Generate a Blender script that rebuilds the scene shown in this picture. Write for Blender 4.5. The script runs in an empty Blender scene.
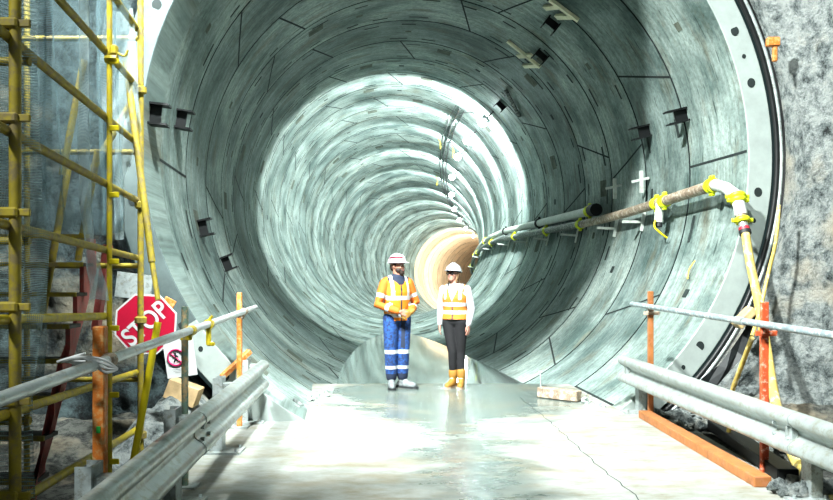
import bpy, bmesh, math, random
from mathutils import Vector, Matrix, noise
random.seed(7)
PI = math.pi
COL = bpy.context.scene.collection
F = 863.0; HX = 416.5; HY = 270.0; EYE = 1.6

def P(px, py, d):
    "photo measurement at a known distance -> world point"
    return Vector(((px-HX)/F*d, d, EYE-(py-HY)/F*d))

# ------------------------------------------------------------------ materials
def nt(name):
    m = bpy.data.materials.new(name); m.use_nodes = True
    t = m.node_tree; b = t.nodes['Principled BSDF']
    return m, t, b
def N(t, kind, **kw):
    n = t.nodes.new(kind)
    for k, v in kw.items():
        if k in n.inputs.keys(): n.inputs[k].default_value = v
        else: setattr(n, k, v)
    return n
def ramp(t, fac, stops):
    r = t.nodes.new('ShaderNodeValToRGB')
    e = r.color_ramp.elements
    while len(e) < len(stops): e.new(0.5)
    for i, (p, c) in enumerate(stops):
        e[i].position = p; e[i].color = (c[0], c[1], c[2], 1) if len(c) == 3 else c
    t.links.new(fac, r.inputs[0]); return r
def simple(name, col, rough=0.6, metal=0.0, var=0.25, scale=8.0, bump=0.15, dirt=None, dirt_amt=0.35, coat=0):
    m, t, b = nt(name)
    tc = N(t, 'ShaderNodeTexCoord')
    n1 = N(t, 'ShaderNodeTexNoise', Scale=scale, Detail=6.0, Roughness=0.65)
    t.links.new(tc.outputs['Object'], n1.inputs['Vector'])
    col = tuple(c*0.74 for c in col); lo = tuple(c*(1-var) for c in col); hi = tuple(min(1, c*(1+var)) for c in col)
    r = ramp(t, n1.outputs['Fac'], [(0.3, lo), (0.7, hi)])
    out = r.outputs[0]
    if dirt:
        n2 = N(t, 'ShaderNodeTexNoise', Scale=scale*2.7, Detail=8.0, Roughness=0.7)
        t.links.new(tc.outputs['Object'], n2.inputs['Vector'])
        r2 = ramp(t, n2.outputs['Fac'], [(0.62-dirt_amt*0.4, (0, 0, 0)), (0.72-dirt_amt*0.3, (1, 1, 1))])
        mx = N(t, 'ShaderNodeMixRGB'); mx.inputs[2].default_value = (*dirt, 1)
        t.links.new(r2.outputs[0], mx.inputs[0]); t.links.new(out, mx.inputs[1]); out = mx.outputs[0]
    t.links.new(out, b.inputs['Base Color'])
    b.inputs['Roughness'].default_value = rough; b.inputs['Metallic'].default_value = metal
    if bump:
        bp = N(t, 'ShaderNodeBump', Strength=bump, Distance=0.01)
        t.links.new(n1.outputs['Fac'], bp.inputs['Height']); t.links.new(bp.outputs[0], b.inputs['Normal'])
    return m

def lining_mat():
    m, t, b = nt('lining_concrete')
    uv = N(t, 'ShaderNodeUVMap')
    sep = N(t, 'ShaderNodeSeparateXYZ'); t.links.new(uv.outputs[0], sep.inputs[0])   # u = arc metres, v = length metres
    # circumferential streaks
    mp = N(t, 'ShaderNodeMapping'); mp.inputs['Scale'].default_value = (0.7, 9.0, 1); t.links.new(uv.outputs[0], mp.inputs[0])
    n1 = N(t, 'ShaderNodeTexNoise', Scale=1.0, Detail=7.0, Roughness=0.7); t.links.new(mp.outputs[0], n1.inputs['Vector'])
    r1 = ramp(t, n1.outputs['Fac'], [(0.27, (0.06, 0.085, 0.08)), (0.39, (0.22, 0.28, 0.265)), (0.55, (0.31, 0.37, 0.35)), (0.75, (0.44, 0.49, 0.47))])
    # large blotches
    n2 = N(t, 'ShaderNodeTexNoise', Scale=0.9, Detail=5.0, Roughness=0.6); t.links.new(uv.outputs[0], n2.inputs['Vector'])
    r2 = ramp(t, n2.outputs['Fac'], [(0.36, (0.30, 0.37, 0.37)), (0.60, (1.05, 1.05, 1.05))])
    mul = N(t, 'ShaderNodeMixRGB', blend_type='MULTIPLY'); mul.inputs[0].default_value = 1
    t.links.new(r1.outputs[0], mul.inputs[1]); t.links.new(r2.outputs[0], mul.inputs[2])
    # brown seepage patches
    mp3 = N(t, 'ShaderNodeMapping'); mp3.inputs['Scale'].default_value = (0.9, 1.9, 1); mp3.inputs['Location'].default_value = (3.1, 7.7, 0); t.links.new(uv.outputs[0], mp3.inputs[0])
    n3 = N(t, 'ShaderNodeTexNoise', Scale=1.0, Detail=9.0, Roughness=0.72); t.links.new(mp3.outputs[0], n3.inputs['Vector'])
    r3 = ramp(t, n3.outputs['Fac'], [(0.53, (0, 0, 0)), (0.68, (0.8, 0.8, 0.8))])
    mx = N(t, 'ShaderNodeMixRGB'); mx.inputs[2].default_value = (0.135, 0.12, 0.08, 1)
    t.links.new(r3.outputs[0], mx.inputs[0]); t.links.new(mul.outputs[0], mx.inputs[1])
    # fine speckle
    n4 = N(t, 'ShaderNodeTexNoise', Scale=14.0, Detail=4.0, Roughness=0.8); t.links.new(uv.outputs[0], n4.inputs['Vector'])
    r4 = ramp(t, n4.outputs['Fac'], [(0.32, (0.60, 0.60, 0.60)), (0.58, (1.12, 1.12, 1.12))])
    mu2 = N(t, 'ShaderNodeMixRGB', blend_type='MULTIPLY'); mu2.inputs[0].default_value = 1
    t.links.new(mx.outputs[0], mu2.inputs[1]); t.links.new(r4.outputs[0], mu2.inputs[2])
    # thin dark scuffs running round the ring
    mp6 = N(t, 'ShaderNodeMapping'); mp6.inputs['Scale'].default_value = (2.2, 20.0, 1); mp6.inputs['Location'].default_value = (11, 4, 0); t.links.new(uv.outputs[0], mp6.inputs[0])
    n6 = N(t, 'ShaderNodeTexNoise', Scale=1.0, Detail=3.0, Roughness=0.5); t.links.new(mp6.outputs[0], n6.inputs['Vector'])
    r6 = ramp(t, n6.outputs['Fac'], [(0.62, (1, 1, 1)), (0.69, (0.25, 0.30, 0.29))])
    mu6 = N(t, 'ShaderNodeMixRGB', blend_type='MULTIPLY'); mu6.inputs[0].default_value = 1
    t.links.new(mu2.outputs[0], mu6.inputs[1]); t.links.new(r6.outputs[0], mu6.inputs[2]); mu2 = mu6
    # ring to ring tone
    dv = N(t, 'ShaderNodeMath', operation='DIVIDE'); dv.inputs[1].default_value = 1.7; t.links.new(sep.outputs['Y'], dv.inputs[0])
    fl = N(t, 'ShaderNodeMath', operation='FLOOR'); t.links.new(dv.outputs[0], fl.inputs[0])
    wn = N(t, 'ShaderNodeTexWhiteNoise', noise_dimensions='1D'); t.links.new(fl.outputs[0], wn.inputs['W'])
    r5 = ramp(t, wn.outputs['Value'], [(0.0, (0.62, 0.67, 0.67)), (1.0, (1.10, 1.10, 1.08))])
    mu3 = N(t, 'ShaderNodeMixRGB', blend_type='MULTIPLY'); mu3.inputs[0].default_value = 1
    t.links.new(mu2.outputs[0], mu3.inputs[1]); t.links.new(r5.outputs[0], mu3.inputs[2])
    t.links.new(mu3.outputs[0], b.inputs['Base Color'])
    b.inputs['Roughness'].default_value = 0.62
    bp = N(t, 'ShaderNodeBump', Strength=0.35, Distance=0.02)
    t.links.new(n1.outputs['Fac'], bp.inputs['Height']); t.links.new(bp.outputs[0], b.inputs['Normal'])
    return m

def rock_mat(name, dark, mid, light, scale=1.6):
    m, t, b = nt(name); fine = scale*2.4
    tc = N(t, 'ShaderNodeTexCoord')
    n1 = N(t, 'ShaderNodeTexNoise', Scale=fine, Detail=12.0, Roughness=0.82, Distortion=0.2)
    t.links.new(tc.outputs['Object'], n1.inputs['Vector'])
    r = ramp(t, n1.outputs['Fac'], [(0.37, dark), (0.44, mid), (0.54, light), (0.75, tuple(min(1, c*1.3) for c in light))])
    n2 = N(t, 'ShaderNodeTexNoise', Scale=scale*0.6, Detail=6.0, Roughness=0.6)
    t.links.new(tc.outputs['Object'], n2.inputs['Vector'])
    r2 = ramp(t, n2.outputs['Fac'], [(0.52, (0, 0, 0)), (0.68, (0.6, 0.6, 0.6))])
    mx = N(t, 'ShaderNodeMixRGB'); mx.inputs[2].default_value = (0.46, 0.38, 0.26, 1)
    t.links.new(r2.outputs[0], mx.inputs[0]); t.links.new(r.outputs[0], mx.inputs[1])
    t.links.new(mx.outputs[0], b.inputs['Base Color'])
    v = N(t, 'ShaderNodeTexVoronoi', Scale=scale*5, feature='DISTANCE_TO_EDGE'); t.links.new(tc.outputs['Object'], v.inputs['Vector'])
    n3 = N(t, 'ShaderNodeTexNoise', Scale=scale*7, Detail=8.0, Roughness=0.75); t.links.new(tc.outputs['Object'], n3.inputs['Vector'])
    bp = N(t, 'ShaderNodeBump', Strength=1.0, Distance=0.14); t.links.new(n3.outputs['Fac'], bp.inputs['Height'])
    bp2 = N(t, 'ShaderNodeBump', Strength=0.25, Distance=0.03); t.links.new(v.outputs['Distance'], bp2.inputs['Height']); t.links.new(bp.outputs[0], bp2.inputs['Normal'])
    t.links.new(bp2.outputs[0], b.inputs['Normal']); b.inputs['Roughness'].default_value = 0.8
    return m

def deck_mat():
    m, t, b = nt('deck_concrete')
    tc = N(t, 'ShaderNodeTexCoord')
    sep = N(t, 'ShaderNodeSeparateXYZ'); t.links.new(tc.outputs['Object'], sep.inputs[0])
    mp = N(t, 'ShaderNodeMapping'); mp.inputs['Scale'].default_value = (1.0, 1.7, 1); t.links.new(tc.outputs['Object'], mp.inputs[0])
    n1 = N(t, 'ShaderNodeTexNoise', Scale=0.9, Detail=9.0, Roughness=0.68); t.links.new(mp.outputs[0], n1.inputs['Vector'])
    # distance from the wet wheel lane (x about 0.35) plus noise -> dry factor
    sx = N(t, 'ShaderNodeMath', operation='SUBTRACT'); sx.inputs[1].default_value = 0.42; t.links.new(sep.outputs['X'], sx.inputs[0])
    ab = N(t, 'ShaderNodeMath', operation='ABSOLUTE'); t.links.new(sx.outputs[0], ab.inputs[0])
    mu = N(t, 'ShaderNodeMath', operation='MULTIPLY'); mu.inputs[1].default_value = 0.50; t.links.new(ab.outputs[0], mu.inputs[0])
    nn = N(t, 'ShaderNodeMath', operation='MULTIPLY'); nn.inputs[1].default_value = 1.3; t.links.new(n1.outputs['Fac'], nn.inputs[0])
    ad = N(t, 'ShaderNodeMath', operation='ADD'); t.links.new(mu.outputs[0], ad.inputs[0]); t.links.new(nn.outputs[0], ad.inputs[1])
    # the far end of the deck stays wet
    dy = N(t, 'ShaderNodeMapRange'); dy.inputs['From Min'].default_value = 8.7; dy.inputs['From Max'].default_value = 10.6
    dy.inputs['To Min'].default_value = 0.0; dy.inputs['To Max'].default_value = 0.55; t.links.new(sep.outputs['Y'], dy.inputs['Value'])
    sb = N(t, 'ShaderNodeMath', operation='SUBTRACT'); t.links.new(ad.outputs[0], sb.inputs[0]); t.links.new(dy.outputs[0], sb.inputs[1])
    dry = ramp(t, sb.outputs[0], [(0.74, (0, 0, 0)), (1.2, (1, 1, 1))])
    n2 = N(t, 'ShaderNodeTexNoise', Scale=3.2, Detail=9.0, Roughness=0.7); t.links.new(mp.outputs[0], n2.inputs['Vector'])
    wetc = ramp(t, n2.outputs['Fac'], [(0.3, (0.065, 0.085, 0.08)), (0.55, (0.11, 0.135, 0.125)), (0.75, (0.19, 0.205, 0.18))])
    dryc = ramp(t, n2.outputs['Fac'], [(0.28, (0.17, 0.15, 0.095)), (0.45, (0.23, 0.24, 0.215)), (0.65, (0.30, 0.325, 0.31))])
    mx = N(t, 'ShaderNodeMixRGB'); t.links.new(dry.outputs[0], mx.inputs[0]); t.links.new(wetc.outputs[0], mx.inputs[1]); t.links.new(dryc.outputs[0], mx.inputs[2])
    n5 = N(t, 'ShaderNodeTexNoise', Scale=1.3, Detail=8.0, Roughness=0.65); mp5 = N(t, 'ShaderNodeMapping'); mp5.inputs['Location'].default_value = (5, 9, 2); mp5.inputs['Scale'].default_value = (1, 2.4, 1)
    t.links.new(tc.outputs['Object'], mp5.inputs[0]); t.links.new(mp5.outputs[0], n5.inputs['Vector'])
    r5 = ramp(t, n5.outputs['Fac'], [(0.50, (0, 0, 0)), (0.72, (0.6, 0.6, 0.6))])
    mb = N(t, 'ShaderNodeMixRGB'); mb.inputs[2].default_value = (0.22, 0.18, 0.11, 1)
    t.links.new(r5.outputs[0], mb.inputs[0]); t.links.new(mx.outputs[0], mb.inputs[1])
    t.links.new(mb.outputs[0], b.inputs['Base Color'])
    rr = N(t, 'ShaderNodeMapRange'); rr.inputs['To Min'].default_value = 0.22; rr.inputs['To Max'].default_value = 0.8
    t.links.new(dry.outputs[0], rr.inputs['Value']); t.links.new(rr.outputs[0], b.inputs['Roughness'])
    bp = N(t, 'ShaderNodeBump', Strength=0.2, Distance=0.01); t.links.new(n2.outputs['Fac'], bp.inputs['Height']); t.links.new(bp.outputs[0], b.inputs['Normal'])
    return m

def water_mat():
    m, t, b = nt('standing_water')
    tc = N(t, 'ShaderNodeTexCoord'); mp = N(t, 'ShaderNodeMapping'); mp.inputs['Scale'].default_value = (1.0, 0.35, 1)
    t.links.new(tc.outputs['Object'], mp.inputs[0])
    n = N(t, 'ShaderNodeTexNoise', Scale=1.2, Detail=2.0); t.links.new(mp.outputs[0], n.inputs['Vector'])
    bp = N(t, 'ShaderNodeBump', Strength=0.05, Distance=0.02); t.links.new(n.outputs['Fac'], bp.inputs['Height']); t.links.new(bp.outputs[0], b.inputs['Normal'])
    b.inputs['Base Color'].default_value = (0.95, 0.98, 0.97, 1); b.inputs['Roughness'].default_value = 0.06
    b.inputs['Metallic'].default_value = 0.92; b.inputs['IOR'].default_value = 1.33
    return m

def net_mat(name, col, dens, pitch=0.022):
    m, t, b = nt(name); m.node_tree.nodes.remove(b)
    out = [n for n in t.nodes if n.type == 'OUTPUT_MATERIAL'][0]
    uv = N(t, 'ShaderNodeUVMap')
    w1 = N(t, 'ShaderNodeTexWave', bands_direction='Y', Scale=0.314/pitch, Distortion=0.4, Detail=1.0)
    w2 = N(t, 'ShaderNodeTexWave', bands_direction='X', Scale=0.314/pitch, Distortion=0.4, Detail=1.0)
    for w in (w1, w2): t.links.new(uv.outputs[0], w.inputs['Vector'])
    mxm = N(t, 'ShaderNodeMath', operation='MAXIMUM'); t.links.new(w1.outputs['Fac'], mxm.inputs[0])
    sc = N(t, 'ShaderNodeMath', operation='MULTIPLY'); sc.inputs[1].default_value = 0.8; t.links.new(w2.outputs['Fac'], sc.inputs[0]); t.links.new(sc.outputs[0], mxm.inputs[1])
    n = N(t, 'ShaderNodeTexNoise', Scale=2.5, Detail=5.0); t.links.new(uv.outputs[0], n.inputs['Vector'])
    pw = N(t, 'ShaderNodeMath', operation='POWER'); pw.inputs[1].default_value = 2.2; t.links.new(mxm.outputs[0], pw.inputs[0])
    m1 = N(t, 'ShaderNodeMath', operation='MULTIPLY'); t.links.new(pw.outputs[0], m1.inputs[0]); t.links.new(n.outputs['Fac'], m1.inputs[1])
    m2 = N(t, 'ShaderNodeMath', operation='MULTIPLY'); m2.inputs[1].default_value = dens*2; t.links.new(m1.outputs[0], m2.inputs[0]); m2.use_clamp = True
    d = N(t, 'ShaderNodeBsdfDiffuse'); d.inputs[0].default_value = (*col, 1)
    tl = N(t, 'ShaderNodeBsdfTranslucent'); tl.inputs[0].default_value = (*col, 1)
    ms = N(t, 'ShaderNodeMixShader'); ms.inputs[0].default_value = 0.4; t.links.new(d.outputs[0], ms.inputs[1]); t.links.new(tl.outputs[0], ms.inputs[2])
    tr = N(t, 'ShaderNodeBsdfTransparent')
    m3 = N(t, 'ShaderNodeMixShader'); t.links.new(m2.outputs[0], m3.inputs[0]); t.links.new(tr.outputs[0], m3.inputs[1]); t.links.new(ms.outputs[0], m3.inputs[2])
    t.links.new(m3.outputs[0], out.inputs[0]); return m

def emit(name, col, s):
    m, t, b = nt(name); b.inputs['Emission Color'].default_value = (*col, 1); b.inputs['Emission Strength'].default_value = s
    b.inputs['Base Color'].default_value = (*col, 1); return m

M = {}
M['lining'] = lining_mat()
M['gap'] = simple('dark_joint_gap', (0.018, 0.028, 0.028), 0.9, bump=0)
M['slot'] = simple('bolt_pocket_shadow', (0.03, 0.045, 0.043), 0.9, bump=0)
M['stain'] = simple('grout_patch', (0.13, 0.15, 0.12), 0.85, var=0.5)
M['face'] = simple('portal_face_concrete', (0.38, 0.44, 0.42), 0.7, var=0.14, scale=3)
M['beige'] = simple('beige_lining', (0.72, 0.57, 0.40), 0.6, var=0.22, scale=1.5)
M['face_shade'] = simple('shaded_portal_concrete', (0.10, 0.135, 0.135), 0.8, var=0.3, scale=3)  # portal concrete with the shade of its left side put into the colour
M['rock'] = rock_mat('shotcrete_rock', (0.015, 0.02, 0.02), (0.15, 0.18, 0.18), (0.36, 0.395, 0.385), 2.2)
M['rock_dark'] = rock_mat('shaded_dark_rock', (0.004, 0.006, 0.007), (0.018, 0.028, 0.03), (0.07, 0.105, 0.11), 1.8)  # left rock colour lowered to stand for the shade behind the scaffold
M['ground'] = rock_mat('broken_ground', (0.01, 0.01, 0.009), (0.05, 0.055, 0.05), (0.16, 0.17, 0.15), 3)
M['deck'] = deck_mat()
M['water'] = water_mat()
M['galv'] = simple('galvanised_steel', (0.52, 0.58, 0.57), 0.36, 0.4, var=0.2, scale=5, dirt=(0.30, 0.31, 0.26), dirt_amt=0.3)
M['galv_dull'] = simple('dull_galvanised_steel', (0.48, 0.54, 0.54), 0.5, 0.35, var=0.25, scale=9, dirt=(0.24, 0.25, 0.22), dirt_amt=0.3)
M['alu'] = simple('grey_scaffold_tube', (0.66, 0.71, 0.72), 0.35, 0.35, var=0.15, scale=6, dirt=(0.35, 0.36, 0.33), dirt_amt=0.2)
M['tube_blue'] = simple('blue_grey_tube', (0.34, 0.42, 0.45), 0.45, 0.3, var=0.3, scale=9, dirt=(0.6, 0.62, 0.6), dirt_amt=0.3)
M['yellow'] = simple('yellow_scaffold_paint', (0.62, 0.50, 0.02), 0.5, 0.0, var=0.25, scale=6, dirt=(0.35, 0.27, 0.08), dirt_amt=0.35)
M['yellow_dirty'] = simple('dusty_yellow_paint', (0.40, 0.32, 0.03), 0.6, 0.0, var=0.3, scale=6, dirt=(0.20, 0.16, 0.07), dirt_amt=0.4)
M['yellow_bright'] = simple('bright_yellow_paint', (0.90, 0.74, 0.02), 0.4, 0.0, var=0.1)
M['coupling'] = simple('fluorescent_yellow_coupling', (0.80, 0.90, 0.03), 0.4, var=0.12)
M['orange'] = simple('orange_painted_steel', (0.62, 0.20, 0.03), 0.55, var=0.25, scale=10, dirt=(0.45, 0.28, 0.12), dirt_amt=0.35)
M['redpost'] = simple('red_painted_post', (0.66, 0.12, 0.04), 0.55, var=0.25, scale=9, dirt=(0.7, 0.45, 0.35), dirt_amt=0.2)
M['green_post'] = simple('dirty_green_tube', (0.16, 0.25, 0.20), 0.6, var=0.4, scale=8, dirt=(0.30, 0.22, 0.12), dirt_amt=0.4)
M['stair_red'] = simple('dull_red_stair_paint', (0.42, 0.09, 0.08), 0.6, var=0.25, dirt=(0.25, 0.10, 0.09), dirt_amt=0.35)
M['wood_orange'] = simple('orange_wet_timber', (0.42, 0.17, 0.055), 0.55, var=0.3, scale=7, dirt=(0.36, 0.15, 0.07), dirt_amt=0.3)
M['wood'] = simple('raw_timber', (0.60, 0.45, 0.24), 0.7, var=0.25, scale=9)
M['wood_pale'] = simple('pale_timber_batten', (1.0, 0.98, 0.74), 0.7, var=0.15)
M['black'] = simple('black_steel', (0.012, 0.014, 0.015), 0.5, 0.2, bump=0)
M['rubber'] = simple('black_rubber', (0.02, 0.024, 0.026), 0.6)
M['rust'] = simple('rusty_steel_pipe', (0.33, 0.25, 0.18), 0.6, 0.2, var=0.35, scale=6, dirt=(0.50, 0.46, 0.38), dirt_amt=0.35)
M['pipe_white'] = simple('dusty_white_pipe', (0.66, 0.72, 0.68), 0.45, var=0.15, dirt=(0.4, 0.42, 0.36), dirt_amt=0.3)
M['pipe_dark'] = simple('dark_service_pipe', (0.10, 0.12, 0.11), 0.5, var=0.4, dirt=(0.4, 0.42, 0.38), dirt_amt=0.3)
M['hose'] = simple('pale_yellow_hose', (0.62, 0.48, 0.13), 0.5, var=0.15, scale=5, dirt=(0.66, 0.60, 0.40), dirt_amt=0.25)
M['red'] = simple('sign_red', (0.45, 0.010, 0.045), 0.4, var=0.12)
M['red_band'] = simple('red_hose_band', (0.55, 0.03, 0.05), 0.5)
M['white'] = simple('white_paint', (0.60, 0.62, 0.62), 0.5, var=0.08)
M['paper'] = simple('white_paper_sheet', (0.80, 0.83, 0.83), 0.6, var=0.06)
M['magenta'] = simple('prohibition_red_ink', (0.70, 0.02, 0.16), 0.5, var=0.05)
M['ink'] = simple('black_ink', (0.03, 0.03, 0.04), 0.6, bump=0)
M['net'] = net_mat('white_debris_net', (0.34, 0.45, 0.46), 0.7, 0.014)
M['net_thick'] = net_mat('folded_debris_net', (0.20, 0.30, 0.33), 0.75, 0.006)
M['skin'] = simple('skin', (0.40, 0.19, 0.13), 0.5, var=0.1, bump=0)
M['skin_pale'] = simple('pale_skin', (0.48, 0.25, 0.19), 0.5, var=0.1, bump=0)
M['hivis'] = simple('orange_jacket_cloth', (0.58, 0.145, 0.012), 0.8, var=0.14, scale=7, bump=0.6)
M['hivis_y'] = simple('yellow_orange_vest_cloth', (0.66, 0.22, 0.008), 0.8, var=0.12, scale=9, bump=0.5)
M['vest'] = simple('orange_vest_cloth', (0.66, 0.19, 0.022), 0.8, var=0.12, scale=9, bump=0.5)
M['silver'] = simple('reflective_tape', (0.52, 0.54, 0.55), 0.35, var=0.06, bump=0.1)
M['navy'] = simple('navy_cloth', (0.012, 0.022, 0.05), 0.85)
M['denim'] = simple('blue_work_trousers', (0.014, 0.075, 0.27), 0.85, var=0.5, scale=11, bump=0.6, dirt=(0.01, 0.02, 0.06), dirt_amt=0.45)
M['blackcloth'] = simple('black_trouser_cloth', (0.005, 0.005, 0.007), 0.85, bump=0.4)
M['shirt'] = simple('white_shirt_cloth', (0.44, 0.46, 0.48), 0.8, var=0.06, scale=10, bump=0.5)
M['boot_grey'] = simple('dusty_grey_boot', (0.20, 0.23, 0.23), 0.7, var=0.4, scale=18, dirt=(0.09, 0.10, 0.11), dirt_amt=0.4)
M['boot_tan'] = simple('tan_nubuck_boot', (0.29, 0.15, 0.022), 0.75, var=0.2, scale=18)
M['helmet'] = simple('white_helmet_plastic', (0.50, 0.52, 0.54), 0.3, var=0.03, bump=0)
M['maroon'] = simple('maroon_stripe', (0.14, 0.01, 0.03), 0.4, bump=0)
M['hair_dark'] = simple('dark_brown_hair', (0.03, 0.016, 0.010), 0.7, scale=40, bump=0.8)
M['hair_blond'] = simple('dark_blond_hair', (0.24, 0.14, 0.07), 0.6, scale=40, bump=0.8)
M['glove'] = simple('tan_leather_glove', (0.34, 0.19, 0.04), 0.8, var=0.2, scale=20)
M['eye'] = simple('eye_white', (0.8, 0.8, 0.78), 0.3, bump=0)
M['lip'] = simple('lips', (0.55, 0.16, 0.15), 0.5, bump=0)
M['cardboard'] = simple('brown_cardboard', (0.55, 0.40, 0.22), 0.8)
M['lamp'] = emit('flood_lamp_glow', (0.86, 1.0, 1.0), 60)
M['green_tape'] = simple('green_mark', (0.03, 0.45, 0.08), 0.6)

# ------------------------------------------------------------------ mesh helpers
def tag(o, label=None, cat=None, group=None, kind=None):
    if label: o['label'] = label
    if cat: o['category'] = cat
    if group: o['group'] = group
    if kind: o['kind'] = kind
    return o
def obj(name, bm, mats, parent=None, smooth=False, origin=None):
    me = bpy.data.meshes.new(name)
    bmesh.ops.recalc_face_normals(bm, faces=bm.faces)
    if smooth:
        for f in bm.faces: f.smooth = True
    bm.to_mesh(me); bm.free()
    for m in (mats if isinstance(mats, (list, tuple)) else [mats]): me.materials.append(m)
    o = bpy.data.objects.new(name, me); COL.objects.link(o)
    if smooth: me.set_sharp_from_angle(angle=0.8)
    if parent:
        o.parent = parent; o.matrix_parent_inverse = parent.matrix_world.inverted() if False else Matrix.Identity(4)
        w = world_of(parent); me.transform(w.inverted())
    elif origin is not None:
        me.transform(Matrix.Translation(-Vector(origin))); o.location = origin
    return o
def world_of(o):
    m = o.matrix_basis.copy(); p = o.parent
    while p: m = p.matrix_basis @ m; p = p.parent
    return m
def thing(name, label, cat, loc=(0, 0, 0), group=None, rz=0):
    o = bpy.data.objects.new(name, None); COL.objects.link(o); o.location = loc; o.rotation_euler = (0, 0, rz)
    o.empty_display_size = 0.1
    return tag(o, label, cat, group)
def dup(root, loc, rot=None, label=None):
    def cp(o, par):
        c = o.copy(); COL.objects.link(c); c.parent = par
        for ch in [x for x in bpy.data.objects if x.parent == o]: cp(ch, c)
        return c
    r = cp(root, None); r.location = loc
    if rot is not None: r.rotation_euler = rot
    if label: r['label'] = label
    return r
def box(bm, c, s, rot=None, mi=0, bev=0.0):
    mt = Matrix.Translation(Vector(c)) @ (rot.to_4x4() if rot else Matrix.Identity(4)) @ Matrix.Diagonal((s[0], s[1], s[2], 1))
    r = bmesh.ops.create_cube(bm, size=1.0, matrix=mt)
    fs = set()
    for v in r['verts']:
        for f in v.link_faces: fs.add(f)
    for f in fs: f.material_index = mi
    if bev:
        es = set(e for f in fs for e in f.edges)
        bmesh.ops.bevel(bm, geom=list(es), offset=bev, segments=1, affect='EDGES', material=-1)
def frame(d, up=Vector((0, 0, 1))):
    d = Vector(d).normalized()
    if abs(d.dot(up)) > 0.98: up = Vector((0, 1, 0))
    s = d.cross(up).normalized(); u = s.cross(d).normalized()
    return Matrix((s, u, d)).transposed()       # columns: side, up, dir
def beam(bm, a, b, w, h, mi=0, up=Vector((0, 0, 1)), bev=0.0):
    a = Vector(a); b = Vector(b); f = frame(b-a, up)
    box(bm, (a+b)/2, (w, h, (b-a).length), f, mi, bev)
def tube(bm, pts, rad, seg=12, mi=0, caps=True, sx=1.0, hollow=False):
    pts = [Vector(p) for p in pts]; n = len(pts)
    rs = rad if isinstance(rad, (list, tuple)) else [rad]*n
    rings = []; up = None
    for i, p in enumerate(pts):
        t = (pts[min(i+1, n-1)]-pts[max(i-1, 0)]).normalized()
        if up is None:
            up = Vector((0, 0, 1)) if abs(t.z) < 0.95 else Vector((0, 1, 0))
        s = t.cross(up)
        if s.length < 1e-6: s = t.orthogonal()
        s.normalize(); up = s.cross(t).normalized()
        r = rs[i]; ra, rb = (r if isinstance(r, (tuple, list)) else (r*sx, r))
        rings.append([bm.verts.new(p+s*math.cos(2*PI*k/seg)*ra+up*math.sin(2*PI*k/seg)*rb) for k in range(seg)])
    for i in range(n-1):
        for k in range(seg):
            f = bm.faces.new((rings[i][k], rings[i][(k+1) % seg], rings[i+1][(k+1) % seg], rings[i+1][k])); f.material_index = mi
    if caps:
        for r in (rings[0], rings[-1]):
            f = bm.faces.new(r if r is rings[-1] else r[::-1]); f.material_index = mi
    return rings
def spline(pts, k=8):
    pts = [Vector(p) for p in pts]; out = []
    for i in range(len(pts)-1):
        p0 = pts[max(i-1, 0)]; p1 = pts[i]; p2 = pts[i+1]; p3 = pts[min(i+2, len(pts)-1)]
        for j in range(k):
            t = j/k
            out.append(0.5*((2*p1)+(p2-p0)*t+(2*p0-5*p1+4*p2-p3)*t*t+(3*p1-p0-3*p2+p3)*t**3))
    out.append(pts[-1]); return out
def prism(bm, poly, M4, depth, mi=0):
    "poly = 2D points in local xy, extruded along local z by depth"
    a = [bm.verts.new(M4 @ Vector((x, y, 0))) for x, y in poly]
    b = [bm.verts.new(M4 @ Vector((x, y, depth))) for x, y in poly]
    n = len(poly)
    fs = [bm.faces.new(a[::-1]), bm.faces.new(b)]+[bm.faces.new((a[i], a[(i+1) % n], b[(i+1) % n], b[i])) for i in range(n)]
    for f in fs: f.material_index = mi
def M4(loc, rot3=None):
    return Matrix.Translation(Vector(loc)) @ (rot3.to_4x4() if rot3 else Matrix.Identity(4))

# ------------------------------------------------------------------ tunnel geometry
R = 3.43; Z0 = 9.97; RING = 1.7
ZK = [(6, 2.93), (10, 2.93), (14, 2.93), (20, 3.09), (26, 3.27), (33, 3.22), (45, 2.65), (66, 1.6), (90, 0.0), (130, -3.0)]
def zc(y):
    for i in range(len(ZK)-1):
        if y <= ZK[i+1][0] or i == len(ZK)-2:
            (y0, a), (y1, b) = ZK[i], ZK[i+1]
            m = lambda j: (ZK[j+1][1]-ZK[j-1][1])/(ZK[j+1][0]-ZK[j-1][0]) if 0 < j < len(ZK)-1 else 0
            h = y1-y0; t = (y-y0)/h; t2 = t*t; t3 = t2*t
            return (2*t3-3*t2+1)*a+(t3-2*t2+t)*h*m(i)+(-2*t3+3*t2)*b+(t3-t2)*h*m(i+1)
def cx(y):
    s = 0.53-0.09*(y-10)
    if y > 16: s += (y-16)**2/342.0
    return s
def cen(y): return Vector((cx(y), y, zc(y)))
def frm(y):
    t = (cen(y+0.05)-cen(y-0.05)).normalized()
    s = t.cross(Vector((0, 0, 1))).normalized(); u = s.cross(t)
    return t, s, u
def W(y, a, r=R):
    "point on the tunnel: station y, angle a (degrees from the right, up positive), radius r"
    t, s, u = frm(y); a = math.radians(a)
    return cen(y)+s*math.cos(a)*r+u*math.sin(a)*r
def hit(px, py, r=R, dmin=8.0):
    d = dmin
    while d < 120:
        p = P(px, py, d); c = cen(d)
        rr = math.hypot(p.x-c.x, p.z-c.z)
        if rr >= r: return d, math.degrees(math.atan2(p.z-c.z, p.x-c.x))
        d += 0.02
    return d, 0
def skew(a): return -0.42*(1-math.cos(math.radians(a)))
def WP0(dy, a, r):
    "point near the portal plane, which is cut slightly askew"
    return W(Z0, a, r)+frm(Z0)[0]*(dy+skew(a))
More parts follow.
